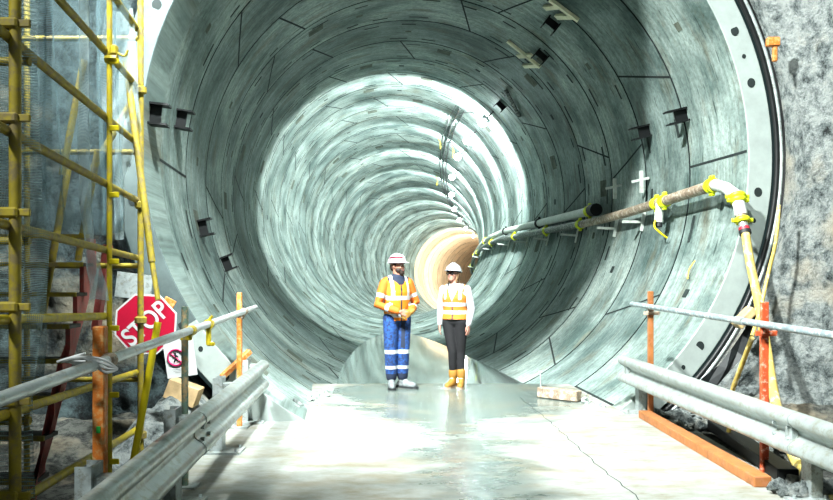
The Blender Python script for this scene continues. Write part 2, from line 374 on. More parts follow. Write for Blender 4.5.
def Wmat(y, a, r=R):
    "frame on the wall: x = along circumference, y = along tunnel, z = inward normal"
    t, s, u = frm(y); an = math.radians(a)
    n = -(s*math.cos(an)+u*math.sin(an)); tt = t; c = tt.cross(n)
    return Matrix.Translation(W(y, a, r)) @ Matrix((c, tt, n)).transposed().to_4x4()

def build_lining(name, y_start, n_rings, ring0, mats, slots=True):
    bm = bmesh.new(); uvl = bm.loops.layers.uv.new('UVMap'); SEG = 144
    rng = random.Random(3+ring0)
    prof = []
    for k in range(n_rings):
        b = y_start+k*RING
        g = 0.022+0.0002*(b-10); dp = 0.03
        prof += [(b, dp), (b+g, dp), (b+g+0.001, 0.0), (b+RING*0.5, 0.0), (b+RING-g-0.001, 0.0), (b+RING-g, dp)]
    prof.append((y_start+n_rings*RING, 0.03))
    rows = []
    if ring0 == 0: prof[0] = (prof[0][0], 0.0); prof[1] = (prof[1][0], 0.0)
    for y, dp in prof:
        t, s, u = frm(y); c = cen(y)
        sk = abs(y-Z0) < 0.02 and ring0 == 0
        rows.append([bm.verts.new(c+(s*math.cos(-PI/2+2*PI*k/SEG)+u*math.sin(-PI/2+2*PI*k/SEG))*(R+(0 if sk else dp))+(t*skew(-90+360*k/SEG) if sk else Vector((0, 0, 0)))) for k in range(SEG)])
    for i in range(len(rows)-1):
        gap = prof[i][1] > 0.01 or prof[i+1][1] > 0.01
        for k in range(SEG):
            f = bm.faces.new((rows[i][k], rows[i+1][k], rows[i+1][(k+1) % SEG], rows[i][(k+1) % SEG]))
            f.smooth = not gap; f.material_index = 1 if gap else 0
            us = [k, k, k+1, k+1]; ys = [prof[i][0], prof[i+1][0], prof[i+1][0], prof[i][0]]
            for l, uu, yy in zip(f.loops, us, ys): l[uvl].uv = (uu*2*PI*R/SEG, yy-Z0)
    for i, row in enumerate(rows):          # crisp groove edges
        if i % 6 in (0, 1, 2, 4, 5):
            for k in range(SEG):
                e = bm.edges.get((row[k], row[(k+1) % SEG]))
                if e: e.smooth = False
    def patch(y0, a0, y1, a1, w, mi, lift=0.004, along=False):
        "a thin strip on the wall between two wall points"
        n = max(1, int(abs(a1-a0)/3)); L = []; Rr = []
        dirv = Vector(((a1-a0)*PI/180*R, y1-y0)); dirv.normalize(); px_ = -dirv.y*w/2; py_ = dirv.x*w/2
        for j in range(n+1):
            f_ = j/n; y = y0+(y1-y0)*f_; a = a0+(a1-a0)*f_
            L.append(bm.verts.new(W(y+py_, a+px_/R*180/PI, R-lift))); Rr.append(bm.verts.new(W(y-py_, a-px_/R*180/PI, R-lift)))
        for j in range(n):
            f = bm.faces.new((L[j], L[j+1], Rr[j+1], Rr[j])); f.material_index = mi
    if slots:
        for k in range(n_rings):
            b = y_start+k*RING; idx = ring0+k
            off = (idx % 2)*26+rng.uniform(-9, 9) if idx else 1.6
            fade = b > 45
            # slanted segment joints, alternately leaning
            for j in range(6):
                a = off+j*60+(rng.uniform(-4, 4) if idx else 0); sl = (7 if (j+idx) % 2 else -7) if idx else 0.2
                patch(b+0.02, a-sl/2, b+RING-0.02, a+sl/2, 0.032 if not fade else 0.025, 1)
            if b < 62:
                for j in range(30):     # bolt pockets in pairs near each circumferential joint
                    for side, yo in ((0, 0.27), (1, RING-0.27)):
                        if rng.random() < (0.25 if idx > 2 else 0.85): continue
                        a = off+5+j*12+rng.uniform(-2.0, 2.0)+side*2
                        ln = rng.uniform(3.0, 6.5)
                        patch(b+yo, a, b+yo, a+ln, rng.uniform(0.05, 0.09), 2, 0.005)
                for j in range(6):
                    a = off+30+j*60
                    patch(b+RING*0.5-0.07, a, b+RING*0.5+0.07, a+0.05, 0.12, 2 if rng.random() < 0.5 else 3, 0.005)
                    if rng.random() < 0.5: patch(b+0.5, a+12, b+0.5, a+17, 0.35, 3, 0.0035)
    me = bpy.data.meshes.new(name); bm.to_mesh(me); bm.free()
    for m in mats: me.materials.append(m)
    o = bpy.data.objects.new(name, me); COL.objects.link(o); return tag(o, kind='structure')
NR1 = 34
build_lining('wall_tunnel', Z0, NR1, 0, [M['lining'], M['gap'], M['slot'], M['stain']])
Y2 = Z0+NR1*RING
build_lining('wall_tunnel_far', Y2, 34, NR1, [M['beige'], M['stain'], M['stain'], M['stain']], slots=False)

# portal face ring with bolt holes
bm = bmesh.new(); SEG = 144; RF = R+0.30
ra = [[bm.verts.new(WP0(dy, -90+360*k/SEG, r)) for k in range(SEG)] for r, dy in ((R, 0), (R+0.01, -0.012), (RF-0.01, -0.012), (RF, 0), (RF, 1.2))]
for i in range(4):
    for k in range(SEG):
        f = bm.faces.new((ra[i][k], ra[i][(k+1) % SEG], ra[i+1][(k+1) % SEG], ra[i+1][k])); f.smooth = False; f.material_index = 2 if k*360/SEG-90 > 118 and k*360/SEG-90 < 212 else 0  # left arc takes the darker copy, painted as shade
for k in range(1):
    for a, rr in [(q, 0.05) for q in (24.8, 14.5, -6.5, -17, -38.5, 46, 57, 78, 90, 112, 124, 146, 157, 178, 190, 212, 223)]+[(q, 0.025) for q in (19.7, -12, -43.7, 51.5, 84, 118, 151, 184, 217)]:
        c = WP0(-0.014, a, R+0.14); t, s, u = frm(Z0)
        vs = [bm.verts.new(c+s*math.cos(q*PI/8)*rr+u*math.sin(q*PI/8)*rr*1.15) for q in range(16)]
        f = bm.faces.new(vs); f.material_index = 1
tag(obj('wall_portal_face', bm, [M['face'], M['gap'], M['face_shade']]), kind='structure')
# dark seal strips around the portal face
bm = bmesh.new()
for r, w in ((RF+0.035, 0.030), (RF+0.13, 0.024)):
    tube(bm, [WP0(-0.05, a, r) for a in range(-54, 121, 3)], (w), 8)
tag(obj('trim_1', bm, M['black'], smooth=True), kind='structure')
bm = bmesh.new()
tube(bm, [WP0(-0.06, a, RF+0.083) for a in range(-54, 121, 3)], 0.022, 8)
tag(obj('trim_2', bm, M['galv_dull'], smooth=True), kind='structure')

# rock head wall around the portal (bulges towards the viewer at the sides)
def rock_y(x, z):
    ang_ = math.degrees(math.atan2(z-zc(Z0), x-cx(Z0))); y = Z0+0.02+skew(ang_)
    d = math.hypot(x-cx(Z0), z-zc(Z0))-RF-0.16
    e = max(0.0, min(1.0, d/0.5))
    y -= 0.28*e*(1-0.3*noise.noise(Vector((x, z, 0))*0.8))
    y -= e*(0.50*noise.fractal(Vector((x*0.8, 0.3, z*0.8)), 0.9, 2.1, 5)+0.10*noise.noise(Vector((x*4, 1, z*4))))*0.55
    if x > 4.0: y -= (x-4.0)**1.5*1.1
    if x < -3.9: y -= (-x-3.9)**1.5*0.7
    return y
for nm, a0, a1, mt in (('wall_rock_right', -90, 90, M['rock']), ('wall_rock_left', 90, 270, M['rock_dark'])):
    bm = bmesh.new(); NA = 200; NRr = 110; rows = []
    for i in range(NRr+1):
        rr = RF+0.12+(i/NRr)**1.4*6.2
        row = []
        for k in range(NA+1):
            a = math.radians(a0+(a1-a0)*k/NA)
            x = cx(Z0)+rr*math.cos(a); z = zc(Z0)+rr*math.sin(a)
            x2 = x; 
            row.append(bm.verts.new((x2, min(rock_y(x, z), Z0+0.1) if i else Z0+0.3+skew(math.degrees(a)), z)))
        rows.append(row)
    for i in range(NRr):
        for k in range(NA):
            f = bm.faces.new((rows[i][k], rows[i][k+1], rows[i+1][k+1], rows[i+1][k])); f.smooth = True
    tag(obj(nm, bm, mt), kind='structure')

# deck
bm = bmesh.new()
YE = 12.15
def chord(y, z): return math.sqrt(max(0.0, R*R-(zc(y)-z)**2))-0.0
out = [(-2.15, 1.5), (2.75, 1.5), (2.8, 9.93)]
ys = [Z0+0.02+i*(YE-Z0-0.02)/6 for i in range(7)]
right = [(cx(y)+chord(y, 0), y) for y in ys]; left = [(cx(y)-chord(y, 0), y) for y in ys]
poly = out+right+left[::-1]+[(-2.15, 9.93)]
prism(bm, poly, M4((0, 0, -0.22)), 0.22, 0)
deck = tag(obj('floor', bm, [M['deck'], M['gap']]), kind='structure')
bm = bmesh.new()
ck = spline([P(520, 398, 10.8), P(545, 418, 9.35), P(566, 436, 8.3), P(600, 467, 7.0), P(640, 500, 6.0), P(700, 560, 4.7)], 8)
for i in range(len(ck)-1):
    a, b = ck[i].copy(), ck[i+1].copy(); a.z = b.z = 0.002
    a.x += 0.012*math.sin(i*2.1); b.x += 0.012*math.sin((i+1)*2.1)
    w = 0.004
    bm.faces.new([bm.verts.new((p.x+s*w, p.y, 0.0025)) for p, s in ((a, -1), (a, 1), (b, 1), (b, -1))])
tag(obj('trim_3', bm, M['slot']), kind='structure')

# ground beside the deck
bm = bmesh.new()
g = bmesh.ops.create_grid(bm, x_segments=150, y_segments=130, size=1.0)
for v in bm.verts:
    x = v.co.x*8; y = 4.2+v.co.y*6.2
    h = 0.10*noise.fractal(Vector((x*1.6, y*1.6, 0)), 0.9, 2.0, 5)
    z = -0.16+h
    if -2.1 < x < 2.75: z = -0.30
    elif x > 2.75 and y > 7.5: z += 0.28*min(1, (x-2.75)/0.7)*min(1, (y-7.5)/1.6)
    elif x < -2.1 and y > 7.5: z += 0.30*min(1, (-x-2.1)/0.6)*min(1, (y-7.5)/1.6)
    v.co = (x, y, z)
for f in bm.faces: f.smooth = True
tag(obj('floor_ground', bm, M['ground']), kind='structure')

# standing water on the invert
bm = bmesh.new(); L = []; Rr = []
y = YE
WZ = -0.18
while y < 30:
    h = chord(y, WZ) if abs(zc(y)-WZ) < R else 0.0
    if h <= 0: break
    L.append(bm.verts.new((cx(y)-h, y, WZ))); Rr.append(bm.verts.new((cx(y)+h, y, WZ))); y += 0.25
for i in range(len(L)-1): bm.faces.new((L[i], Rr[i], Rr[i+1], L[i+1]))
wt = tag(obj('invert_water', bm, M['water']), 'still sheet of water lying in the tunnel bottom beyond the deck edge', 'water', kind='stuff')

# ------------------------------------------------------------------ guardrails
WP = [(0.0, .155), (.03, .153), (.062, .138), (.08, .112), (.08, .085), (.058, .058), (.012, .028), (0.0, .012), (0.0, -.012), (.012, -.028), (.058, -.058), (.08, -.085), (.08, -.112), (.062, -.138), (.03, -.153), (0.0, -.155)]
def wbeam(bm, a, b, n, lift=0.0, mi=0):
    "double sided thin W profile from a to b, n = horizontal normal towards the road"
    n = Vector(n); rows = []
    pr = [(p+lift, q) for p, q in WP]+[(p+lift-0.006, q*0.985) for p, q in WP[::-1]]
    for e in (a, b): rows.append([bm.verts.new(Vector(e)+n*p+Vector((0, 0, q))) for p, q in pr])
    k = len(pr)
    for i in range(k): bm.faces.new((rows[0][i], rows[0][(i+1) % k], rows[1][(i+1) % k], rows[1][i])).material_index = mi
    bm.faces.new(rows[0][::-1]); bm.faces.new(rows[1])
def guardrail(label, near, far, side, posts, splice, over=0.15, back=0.14):
    near = Vector(near); far = Vector(far); d = (far-near); L = d.length; d.normalize()
    n = Vector((-side*d.y, side*d.x, 0)) if False else (Vector((side, 0, 0))-d*d.dot(Vector((side, 0, 0)))).normalized()
    root = thing('guardrail', label, 'guardrail', (near.x, near.y, 0.0))
    sp = near+d*splice
    bm = bmesh.new(); wbeam(bm, near, sp+d*0.16, n); obj('rail_beam', bm, M['galv'], root, True)
    bm = bmesh.new(); wbeam(bm, sp-d*0.16, far, n, 0.007); obj('rail_beam', bm, M['galv'], root, True)
    for du in (-0.1, 0.1):
        for dz, lf in ((0.04, 0.035), (-0.04, 0.035)):
            bm = bmesh.new(); c = sp+d*du+n*lf+Vector((0, 0, dz))
            tube(bm, [c, c+n*0.025], 0.014, 6); obj('bolt', bm, M['galv_dull'], root)
    for t in posts:
        c = near+d*t-n*back; c.z = 0; ph = near.z+over
        bm = bmesh.new()
        box(bm, (c.x, c.y, ph/2+0.01), (0.012, 0.15, ph)); box(bm, (c.x-n.x*0.035, c.y+0.075, ph/2+0.01), (0.08, 0.010, ph)); box(bm, (c.x-n.x*0.035, c.y-0.075, ph/2+0.01), (0.08, 0.010, ph))
        po = obj('post', bm, M['galv_dull'], root)
        bm = bmesh.new(); bc = c+n*0.07; box(bm, (bc.x, bc.y, (near+d*t).z), (0.125, 0.11, 0.20)); obj('spacer_block', bm, M['galv_dull'], root)
        bm = bmesh.new(); box(bm, (c.x+n.x*0.02, c.y, 0.010), (0.30, 0.26, 0.02)); pl = obj('base_plate', bm, M['galv_dull'], po)
        for ox, oy in ((-.11, -.09), (.11, -.09), (-.11, .09), (.11, .09)):
            bm = bmesh.new(); tube(bm, [(c.x+n.x*0.02+ox, c.y+oy, 0.018), (c.x+n.x*0.02+ox, c.y+oy, 0.045)], 0.012, 6); obj('bolt', bm, M['galv_dull'], po)
    return root
guardrail('galvanised crash barrier beam on the left edge of the deck, below the grey handrail', (-1.36, 2.9, 0.50), (-1.62, 8.98, 0.51), 1, [1.3, 3.0, 4.7, 6.2], 3.0)
guardrail('dusty galvanised crash barrier beam on the right edge of the deck beside the rock', (2.82, 3.6, 0.45), (2.38, 9.85, 0.475), -1, [0.6, 2.45, 6.1], 2.55, 0.03, 0.09)

# ------------------------------------------------------------------ handrails
def ball_coupler(bm, c, r=0.035, mi=0):
    tube(bm, [Vector(c)+Vector((0, -0.05, 0)), Vector(c)+Vector((0, -0.03, 0)), Vector(c)+Vector((0, 0.03, 0)), Vector(c)+Vector((0, 0.05, 0))], [r*0.9, r*1.15, r*1.15, r*0.9], 10, mi)
hl = thing('handrail', 'grey tube handrail on orange and green posts along the left side', 'handrail', (-1.5, 2.2, 0))
def HLx(d): return -1.42-0.038*d
A_ = Vector((HLx(2.2), 2.2, 1.11)); B_ = Vector((HLx(9.55), 9.55, 1.185))
bm = bmesh.new(); tube(bm, [A_, A_.lerp(B_, .5)+Vector((0, 0, .004)), B_], 0.029, 14); obj('rail_tube', bm, M['alu'], hl, True)
def hz(d): return 1.11+(d-2.2)*0.0102
for d, top, mt, w, lab in ((4.46, 1.31, 'orange', 0.062, 'orange painted post with a green mark'), (8.77, 1.37, 'orange', 0.05, 'short orange post at the far end'), (6.36, 1.33, 'green_post', 0.052, 'dirty green tube post')):
    x = HLx(d)-0.045
    bm = bmesh.new()
    if mt == 'orange': box(bm, (x, d, top/2), (w, w, top), bev=0.006)
    else: tube(bm, [(x, d, 0.0), (x, d, 0.30), (x, d, top)], w/2, 12)
    p = obj('post', bm, M[mt], hl, mt != 'orange'); p['label'] = lab
    bm = bmesh.new(); box(bm, (x, d, 0.008), (0.18, 0.16, 0.016)); obj('base_plate', bm, M['galv_dull'], p)
    bm = bmesh.new(); ball_coupler(bm, (HLx(d), d, hz(d)), 0.034); box(bm, (x+0.01, d, hz(d)-0.05), (0.08, 0.05, 0.04), bev=0.006)
    tube(bm, [(x-0.045, d-0.02, hz(d)-0.03), (x+0.06, d-0.03, hz(d)-0.02)], 0.007, 6)
    obj('coupler', bm, M['rust'] if mt == 'orange' else M['yellow'], p, False)
    if d < 5:
        bm = bmesh.new(); box(bm, (x+0.002, d-w/2-0.001, 0.78), (0.022, 0.004, 0.035), bev=0.001); obj('green_mark', bm, M['green_tape'], p)
# plastic wrapping by the near post
bm = bmesh.new()
for k in range(4):
    a = Vector((HLx(4.2), 4.25, hz(4.2)))
    q = spline([a+Vector((-0.05, 0.0, 0.02*k)), a+Vector((-0.12-0.02*k, -0.02, 0.02)), a+Vector((-0.05, -0.04, 0.045)), a+Vector((0.05, -0.02, 0.03-0.02*k)), a+Vector((0.10, 0.02, -0.02))], 5)
    tube(bm, q, 0.007, 6)
tag(obj('tie_wrap', bm, M['white'], None, True, (HLx(4.2), 4.25, 1.1)), 'twist of white plastic tied round the left handrail at the orange post', 'plastic tie')

hr = thing('handrail', 'blue grey tube handrail on timber and red posts along the right side', 'handrail', (2.8, 5.0, 0))
def HRx(d): return 2.45+(9.75-d)*0.088
A_ = Vector((HRx(4.2), 4.2, 1.14)); B_ = Vector((HRx(9.8), 9.8, 1.215))
def hz2(d): return 1.14+(d-4.2)*0.0134
bm = bmesh.new(); tube(bm, [A_, (A_+B_)/2, B_], 0.028, 14); obj('rail_tube', bm, M['tube_blue'], hr, True)
bm = bmesh.new(); c_ = Vector((HRx(7.15), 7.15, hz2(7.15))); tube(bm, [c_-Vector((0, .09, 0)), c_+Vector((0, .09, 0))], 0.034, 12); obj('joint_sleeve', bm, M['galv_dull'], hr, True)
for d, top, mt, w, lab in ((9.35, 1.37, 'wood_orange', 0.055, 'orange brown timber post'), (6.84, 1.345, 'redpost', 0.055, 'red painted post')):
    x = HRx(d)+0.05
    bm = bmesh.new(); box(bm, (x, d, top/2), (w, w, top), bev=0.004); p = obj('post', bm, M[mt], hr); p['label'] = lab
    bm = bmesh.new(); box(bm, (x, d-w/2-0.012, hz2(d)-0.075), (0.17, 0.024, 0.04), bev=0.004); box(bm, (x-0.02, d-w/2-0.02, hz2(d)-0.04), (0.05, 0.03, 0.08), bev=0.006); obj('bracket', bm, M['rust'] if mt != 'redpost' else M['redpost'], p)
# pole leaning on the red post
bm = bmesh.new(); tube(bm, [P(752, 338, 7.3), P(733, 388, 7.7), P(728, 440, 8.0)], 0.022, 8)
tag(obj('timber_prop', bm, M['hose'], None, True, P(728, 440, 8.0)), 'thin yellow tan prop leaning down behind the red post', 'prop')

# ------------------------------------------------------------------ kerb timber, blocks
bm = bmesh.new(); a = Vector((2.47, 9.35, 0.04)); b = Vector((2.55, 6.35, 0.04))
beam(bm, a, b, 0.13, 0.08, bev=0.006)
tag(obj('kerb_timber', bm, M['wood_orange'], None, False, a), 'long orange brown timber lying on the deck under the right barrier', 'timber')
bm = bmesh.new(); beam(bm, (2.80, 6.5, 0.05), (2.98, 8.6, 0.06), 0.16, 0.10, bev=0.006)
tag(obj('timber_sleeper', bm, M['black'], None, False, (2.8, 6.5, 0)), 'black sleeper lying behind the red post on the right', 'timber')
c = P(557, 389, 10.75); c.z = 0.07
bm = bmesh.new(); beam(bm, c+Vector((-0.20, 0.10, 0)), c+Vector((0.22, -0.30, 0)), 0.13, 0.13, bev=0.01)
tag(obj('timber_block', bm, M['rust'], None, False, c-Vector((0, 0, .07))), 'short brown timber block on the deck where it meets the right tunnel wall', 'timber block')
bm = bmesh.new(); c2 = P(541, 384, 11.35); tube(bm, [(c2.x, c2.y, 0.0), (c2.x-0.01, c2.y, 0.26)], 0.010, 8); box(bm, (c2.x, c2.y, 0.01), (0.06, 0.06, 0.02)); box(bm, (c2.x-0.01, c2.y, 0.265), (0.05, 0.02, 0.02))
tag(obj('marker_peg', bm, M['galv_dull'], None, False, (c2.x, c2.y, 0)), 'thin grey marker peg standing beside the brown timber block', 'peg')

# rubble
def rubble(name, spots, mat, label, rmin, rmax, seed):
    rg = random.Random(seed); bm = bmesh.new(); c0 = Vector(spots[0][:3])
    for (x, y, z, sx, sy, n) in spots:
        for i in range(n):
            r = rg.uniform(rmin, rmax); c = Vector((x+rg.uniform(-sx, sx), y+rg.uniform(-sy, sy), z+rg.uniform(0, r*0.6)))
            res = bmesh.ops.create_icosphere(bm, subdivisions=1, radius=r, matrix=Matrix.Translation(c) @ Matrix.Diagonal((rg.uniform(.7, 1.3), rg.uniform(.7, 1.3), rg.uniform(.45, .9), 1)))
            for v in res['verts']: v.co += Vector((rg.uniform(-1, 1), rg.uniform(-1, 1), rg.uniform(-1, 1)))*r*0.28
    return tag(obj(name, bm, mat, None, False, c0), label, 'rubble', kind='stuff')
rubble('rubble', [(3.0, 9.1, 0.0, 0.35, 0.6, 70), (3.3, 8.2, 0.0, 0.4, 0.8, 60), (2.95, 6.3, 0, 0.15, 0.4, 30), (2.66, 6.12, 0.02, 0.12, 0.10, 26), (3.45, 9.35, 0.25, 0.25, 0.2, 40)], M['rock'], 'grey broken rock lying behind the right barrier at the foot of the wall', 0.02, 0.09, 5)
rubble('rubble', [(-2.3, 8.6, 0.0, 0.3, 0.8, 90), (-1.5, 9.75, 0.0, 0.2, 0.2, 14)], M['rock'], 'grey broken rock heaped between the left barrier and the portal', 0.02, 0.10, 6)
rubble('rubble', [(-1.23, 10.7, 0.0, 0.10, 0.7, 40), (2.1, 10.6, 0.0, 0.1, 0.6, 26)], M['face'], 'pale concrete crumbs along the deck edges inside the tunnel mouth', 0.012, 0.045, 8)

# ------------------------------------------------------------------ stubs of steel section on the tunnel lining
def stub_mesh(bm, Mw, w=0.22, h=0.24, L=0.13, t=0.022):
    for c, s in (((h/2, 0, L/2), (t, w, L)), ((-h/2, 0, L/2), (t, w, L)), ((0, 0, L*0.3), (h, t, L*0.6))):
        box(bm, Mw @ Vector(c), s, Mw.to_3x3())
stubs = [(157, 119, 'black steel bracket stub low on the left tunnel wall, nearest the scaffold'), (182, 123, 'black steel bracket stub on the left wall, just right of the one nearest the scaffold'),
         (203, 230, 'small black steel bracket stub on the left wall, upper one of the lower pair'), (226, 265, 'small black steel bracket stub on the left wall, lowest one'),
         (656, 127, 'black bracket stub on the right wall, left one of the pair above the pipe'), (695, 110, 'black steel bracket stub on the right wall, right one nearest the portal edge'),
         (545, 51, 'black steel bracket stub in the tunnel crown beside the lower pale battens'), (556, 18, 'black steel bracket stub in the tunnel crown beside the upper pale battens'),
         (268, 35, None), (503, 103, 'black bracket stub with a white plate in the shaded crown'), ]
for px, py, lab in stubs:
    if not lab: continue
    y, a = hit(px, py)
    bm = bmesh.new(); Mw = Wmat(y, a)
    sc = 1.0
    if px > 600: stub_mesh(bm, Mw, 0.14, 0.17, 0.30, 0.022)
    else: stub_mesh(bm, Mw, 0.20, 0.21, 0.20, 0.022)
    tag(obj('steel_bracket', bm, M['black'], None, False, Mw.translation), lab, 'bracket')
# timber battens in the crown
def batten_set(pieces, label):
    y, a = hit(*pieces[0][0]); root = thing('timber_battens', label, 'battens', W(y, a, R-0.03))
    for (p0, p1) in pieces:
        y0, a0 = hit(*p0); y1, a1 = hit(*p1)
        bm = bmesh.new(); A0 = W(y0, a0, R-0.035); B0 = W(y1, a1, R-0.035); n = (cen(y0)-A0).normalized()
        beam(bm, A0, B0, 0.09, 0.05, up=n); obj('batten', bm, M['wood_pale'], root)
batten_set([((509, 38), (543, 64)), ((520, 53), (534, 52)), ((526, 63), (541, 62))], 'three pale timber battens fixed to the crown, the lower left set')
batten_set([((553, -6), (583, 15)), ((560, 12), (577, 11)), ((548, 3), (563, 1))], 'three pale timber battens fixed to the crown, cut by the top of the picture')

# ------------------------------------------------------------------ pipes on the right wall
def drop(y):
    "the pipe run falls slowly along the wall"
    ks = ((10.4, 0), (12.2, -1.2), (15.6, -3.8), (24, -8), (45, -15), (62, -18))
    for (a_, b_), (c_, d_) in zip(ks, ks[1:]):
        if y <= c_: return b_+(d_-b_)*max(0, (y-a_)/(c_-a_))
    return -18
def wall_path(y0, y1, a, r, k=0.8):
    n = max(2, int((y1-y0)/k)); return [W(y0+(y1-y0)*i/n, a+drop(y0+(y1-y0)*i/n), r) for i in range(n+1)]
root = thing('water_pipe', 'rusty brown service pipe on the right tunnel wall with fluorescent yellow couplings', 'pipe', W(10.3, -5, R-0.2))
bm = bmesh.new(); tube(bm, wall_path(10.35, 16.0, -5, R-0.22), 0.072, 14); obj('pipe', bm, M['rust'], root, True)
bm = bmesh.new(); tube(bm, wall_path(16.0, 62, -5, R-0.22), 0.072, 10); obj('pipe', bm, M['pipe_dark'], root, True)
def coupling(y, a, r, rad, root, mat='coupling', mat2=None):
    bm = bmesh.new(); p = W(y, a+drop(y), r); t = frm(y)[0]
    for s in (-0.045, 0.045): tube(bm, [p+t*(s-0.02), p+t*(s+0.02)], rad*1.28, 14)
    tube(bm, [p-t*0.03, p+t*0.03], rad*1.12, 14)
    for s in (-1, 1): box(bm, p+Vector((0, 0, s*rad*1.42)), (0.05, 0.10, 0.05), bev=0.006)
    return obj('coupling', bm, M[mat], root, True)
for y in (10.45, 12.0, 12.3, 16.2, 19.0, 23, 28, 34, 41): coupling(y, -5, R-0.22, 0.072, root)
r2 = thing('white_pipe', 'pale wide pipe with an open dark end running above the rusty pipe', 'pipe', W(15.4, 1, R-0.2))
ap = -1.0
bm = bmesh.new(); tube(bm, wall_path(15.6, 62, ap, R-0.2), 0.085, 14); obj('pipe', bm, M['pipe_white'], r2, True)
bm = bmesh.new(); pp = W(15.45, ap+drop(15.45), R-0.2); tt = frm(15.4)[0]; rings = tube(bm, [pp-tt*0.12, pp+tt*0.16], 0.115, 16); obj('end_flange', bm, M['black'], r2, True)
for y in (15.75, 20, 25, 31, 38, 47): coupling(y, ap, R-0.2, 0.085, r2, 'coupling' if y < 16 or y > 30 else 'rubber')
# wall brackets carrying the pipes
k = 0
bl = None
for y in (13.3, 14.6, 17.0, 19.5, 22.0, 25, 29, 34, 40):
    bm = bmesh.new()
    a0 = W(y, -12, R-0.01); 
    dr = drop(y); beam(bm, W(y, -7.5+dr, R-0.02), W(y, -8.5+dr, R-0.36), 0.05, 0.04); beam(bm, W(y, -4+dr, R-0.03), W(y, -10+dr, R-0.03), 0.05, 0.03)
    if y < 16:
        b3 = bmesh.new(); beam(b3, W(y-0.1, 4, R-0.14), W(y-0.1, -2, R-0.14), 0.055, 0.055); beam(b3, W(y-0.1, 2, R-0.02), W(y-0.1, 1, R-0.30), 0.04, 0.04)
        tag(obj('cross_bracket', b3, M['pipe_white'], None, False, W(y-0.1, 2, R)), 'white cross shaped bracket above the rusty pipe, ' + ('nearest the valve' if y < 14 else 'the one nearer the open pale pipe'), 'bracket')
    o = obj('pipe_bracket', bm, M['pipe_white'], None, False, a0)
    names = {13.3: 'white angle bracket under the rusty pipe, the nearest one', 14.6: 'white angle bracket under the rusty pipe, second nearest, by the open pale pipe'}
    tag(o, names.get(y, 'small white bracket carrying the pipes further along the right wall'), 'bracket', None if y in names else 'pipe brackets along the right wall')
# tee with valve below second coupling
tv = thing('pipe_valve', 'grey tee valve with yellow and black handle hanging from the rusty pipe', 'valve', W(12.15, -5, R-0.22))
p0 = W(12.15, -5+drop(12.15), R-0.24)
bm = bmesh.new(); tube(bm, [p0, p0+Vector((-0.01, -0.03, -0.16))], 0.05, 12); tube(bm, [p0+Vector((-0.01, -0.03, -0.15)), p0+Vector((-0.02, -0.05, -0.30))], 0.065, 12); obj('valve_body', bm, M['pipe_white'], tv, True)
bm = bmesh.new(); tube(bm, [p0+Vector((-0.02, -0.05, -0.30)), p0+Vector((-0.02, -0.06, -0.36))], 0.05, 12); obj('outlet', bm, M['rubber'], tv, True)
bm = bmesh.new(); tube(bm, spline([p0+Vector((-0.08, -0.1, -0.26)), p0+Vector((-0.10, -0.12, -0.36)), p0+Vector((-0.02, -0.14, -0.45)), p0+Vector((0.08, -0.12, -0.52))], 4), 0.014, 8); obj('handle', bm, M['yellow_bright'], tv, True)
# drop leg and hose
hs = thing('supply_hose', 'pale yellow hose hanging from the near end of the rusty pipe down past the rock', 'hose', P(733, 188, 10.2))
q0 = W(10.35, -5, R-0.22)
q1 = P(737, 196, 10.1); q2 = P(745, 232, 9.9)
bm = bmesh.new(); tube(bm, [q0, q0.lerp(q1, .5)+Vector((0, -0.03, 0.02)), q1, q1.lerp(q2, .55)], 0.072, 14); obj('elbow_pipe', bm, M['pipe_white'], hs, True)
for f_, rr in ((0.02, 0.105), (0.12, 0.095), (0.68, 0.09)):
    dd = (q2-q1).normalized(); c = q1.lerp(q2, f_)
    bm = bmesh.new(); tube(bm, [c-dd*0.03, c-dd*0.012, c+dd*0.012, c+dd*0.03], [rr*0.85, rr, rr, rr*0.85], 14); box(bm, c+Vector((-rr, 0, 0)), (0.06, 0.06, 0.05), bev=0.008); box(bm, c+Vector((rr, 0, 0)), (0.06, 0.06, 0.05), bev=0.008)
    obj('coupling', bm, M['coupling'], hs, True)
dd = (q2-q1)
bm = bmesh.new(); tube(bm, [q1+dd*0.5, q1+dd*0.66], 0.066, 12); obj('rust_collar', bm, M['rust'], hs, True)
bm = bmesh.new(); tube(bm, [q1+dd*0.66, q1+dd*0.90], 0.052, 12); obj('reducer', bm, M['galv'], hs, True)
bm = bmesh.new(); tube(bm, [q1+dd*0.88, q1+dd*0.97], 0.062, 12); obj('red_band', bm, M['red_band'], hs, True)
bm = bmesh.new(); tube(bm, [q1+dd*0.96, q1+dd*1.06], 0.068, 12); obj('black_clamp', bm, M['rubber'], hs, True)
bm = bmesh.new(); tube(bm, spline([q2+Vector((0, 0, 0.02)), P(750, 262, 9.7), P(757, 295, 9.5), P(766, 345, 9.0), P(775, 400, 8.3), P(788, 442, 7.5), P(806, 476, 6.8), P(833, 502, 6.0), P(880, 545, 5.0)], 8), [0.050]*65, 14)
obj('hose', bm, M['hose'], hs, True)
bm = bmesh.new(); tube(bm, spline([P(779, 205, 9.55), P(776, 240, 9.5), P(768, 275, 9.5), P(760, 310, 9.35), P(752, 336, 9.2)], 5), 0.022, 8)
tag(obj('yellow_conduit', bm, M['hose'], None, True, P(752, 336, 9.2)), 'thin yellow conduit tucked along the portal edge behind the thick hose', 'conduit')
# small yellow hook on lower right wall
y, a = hit(701, 272); bm = bmesh.new(); tube(bm, spline([W(y, a+2.5, R-0.03), W(y, a, R-0.06), W(y-0.03, a-2, R-0.04)], 4), 0.009, 6)
tag(obj('yellow_strap', bm, M['yellow_bright'], None, True, W(y, a, R)), 'short yellow and black strap fixed to the lit right tunnel wall', 'strap')
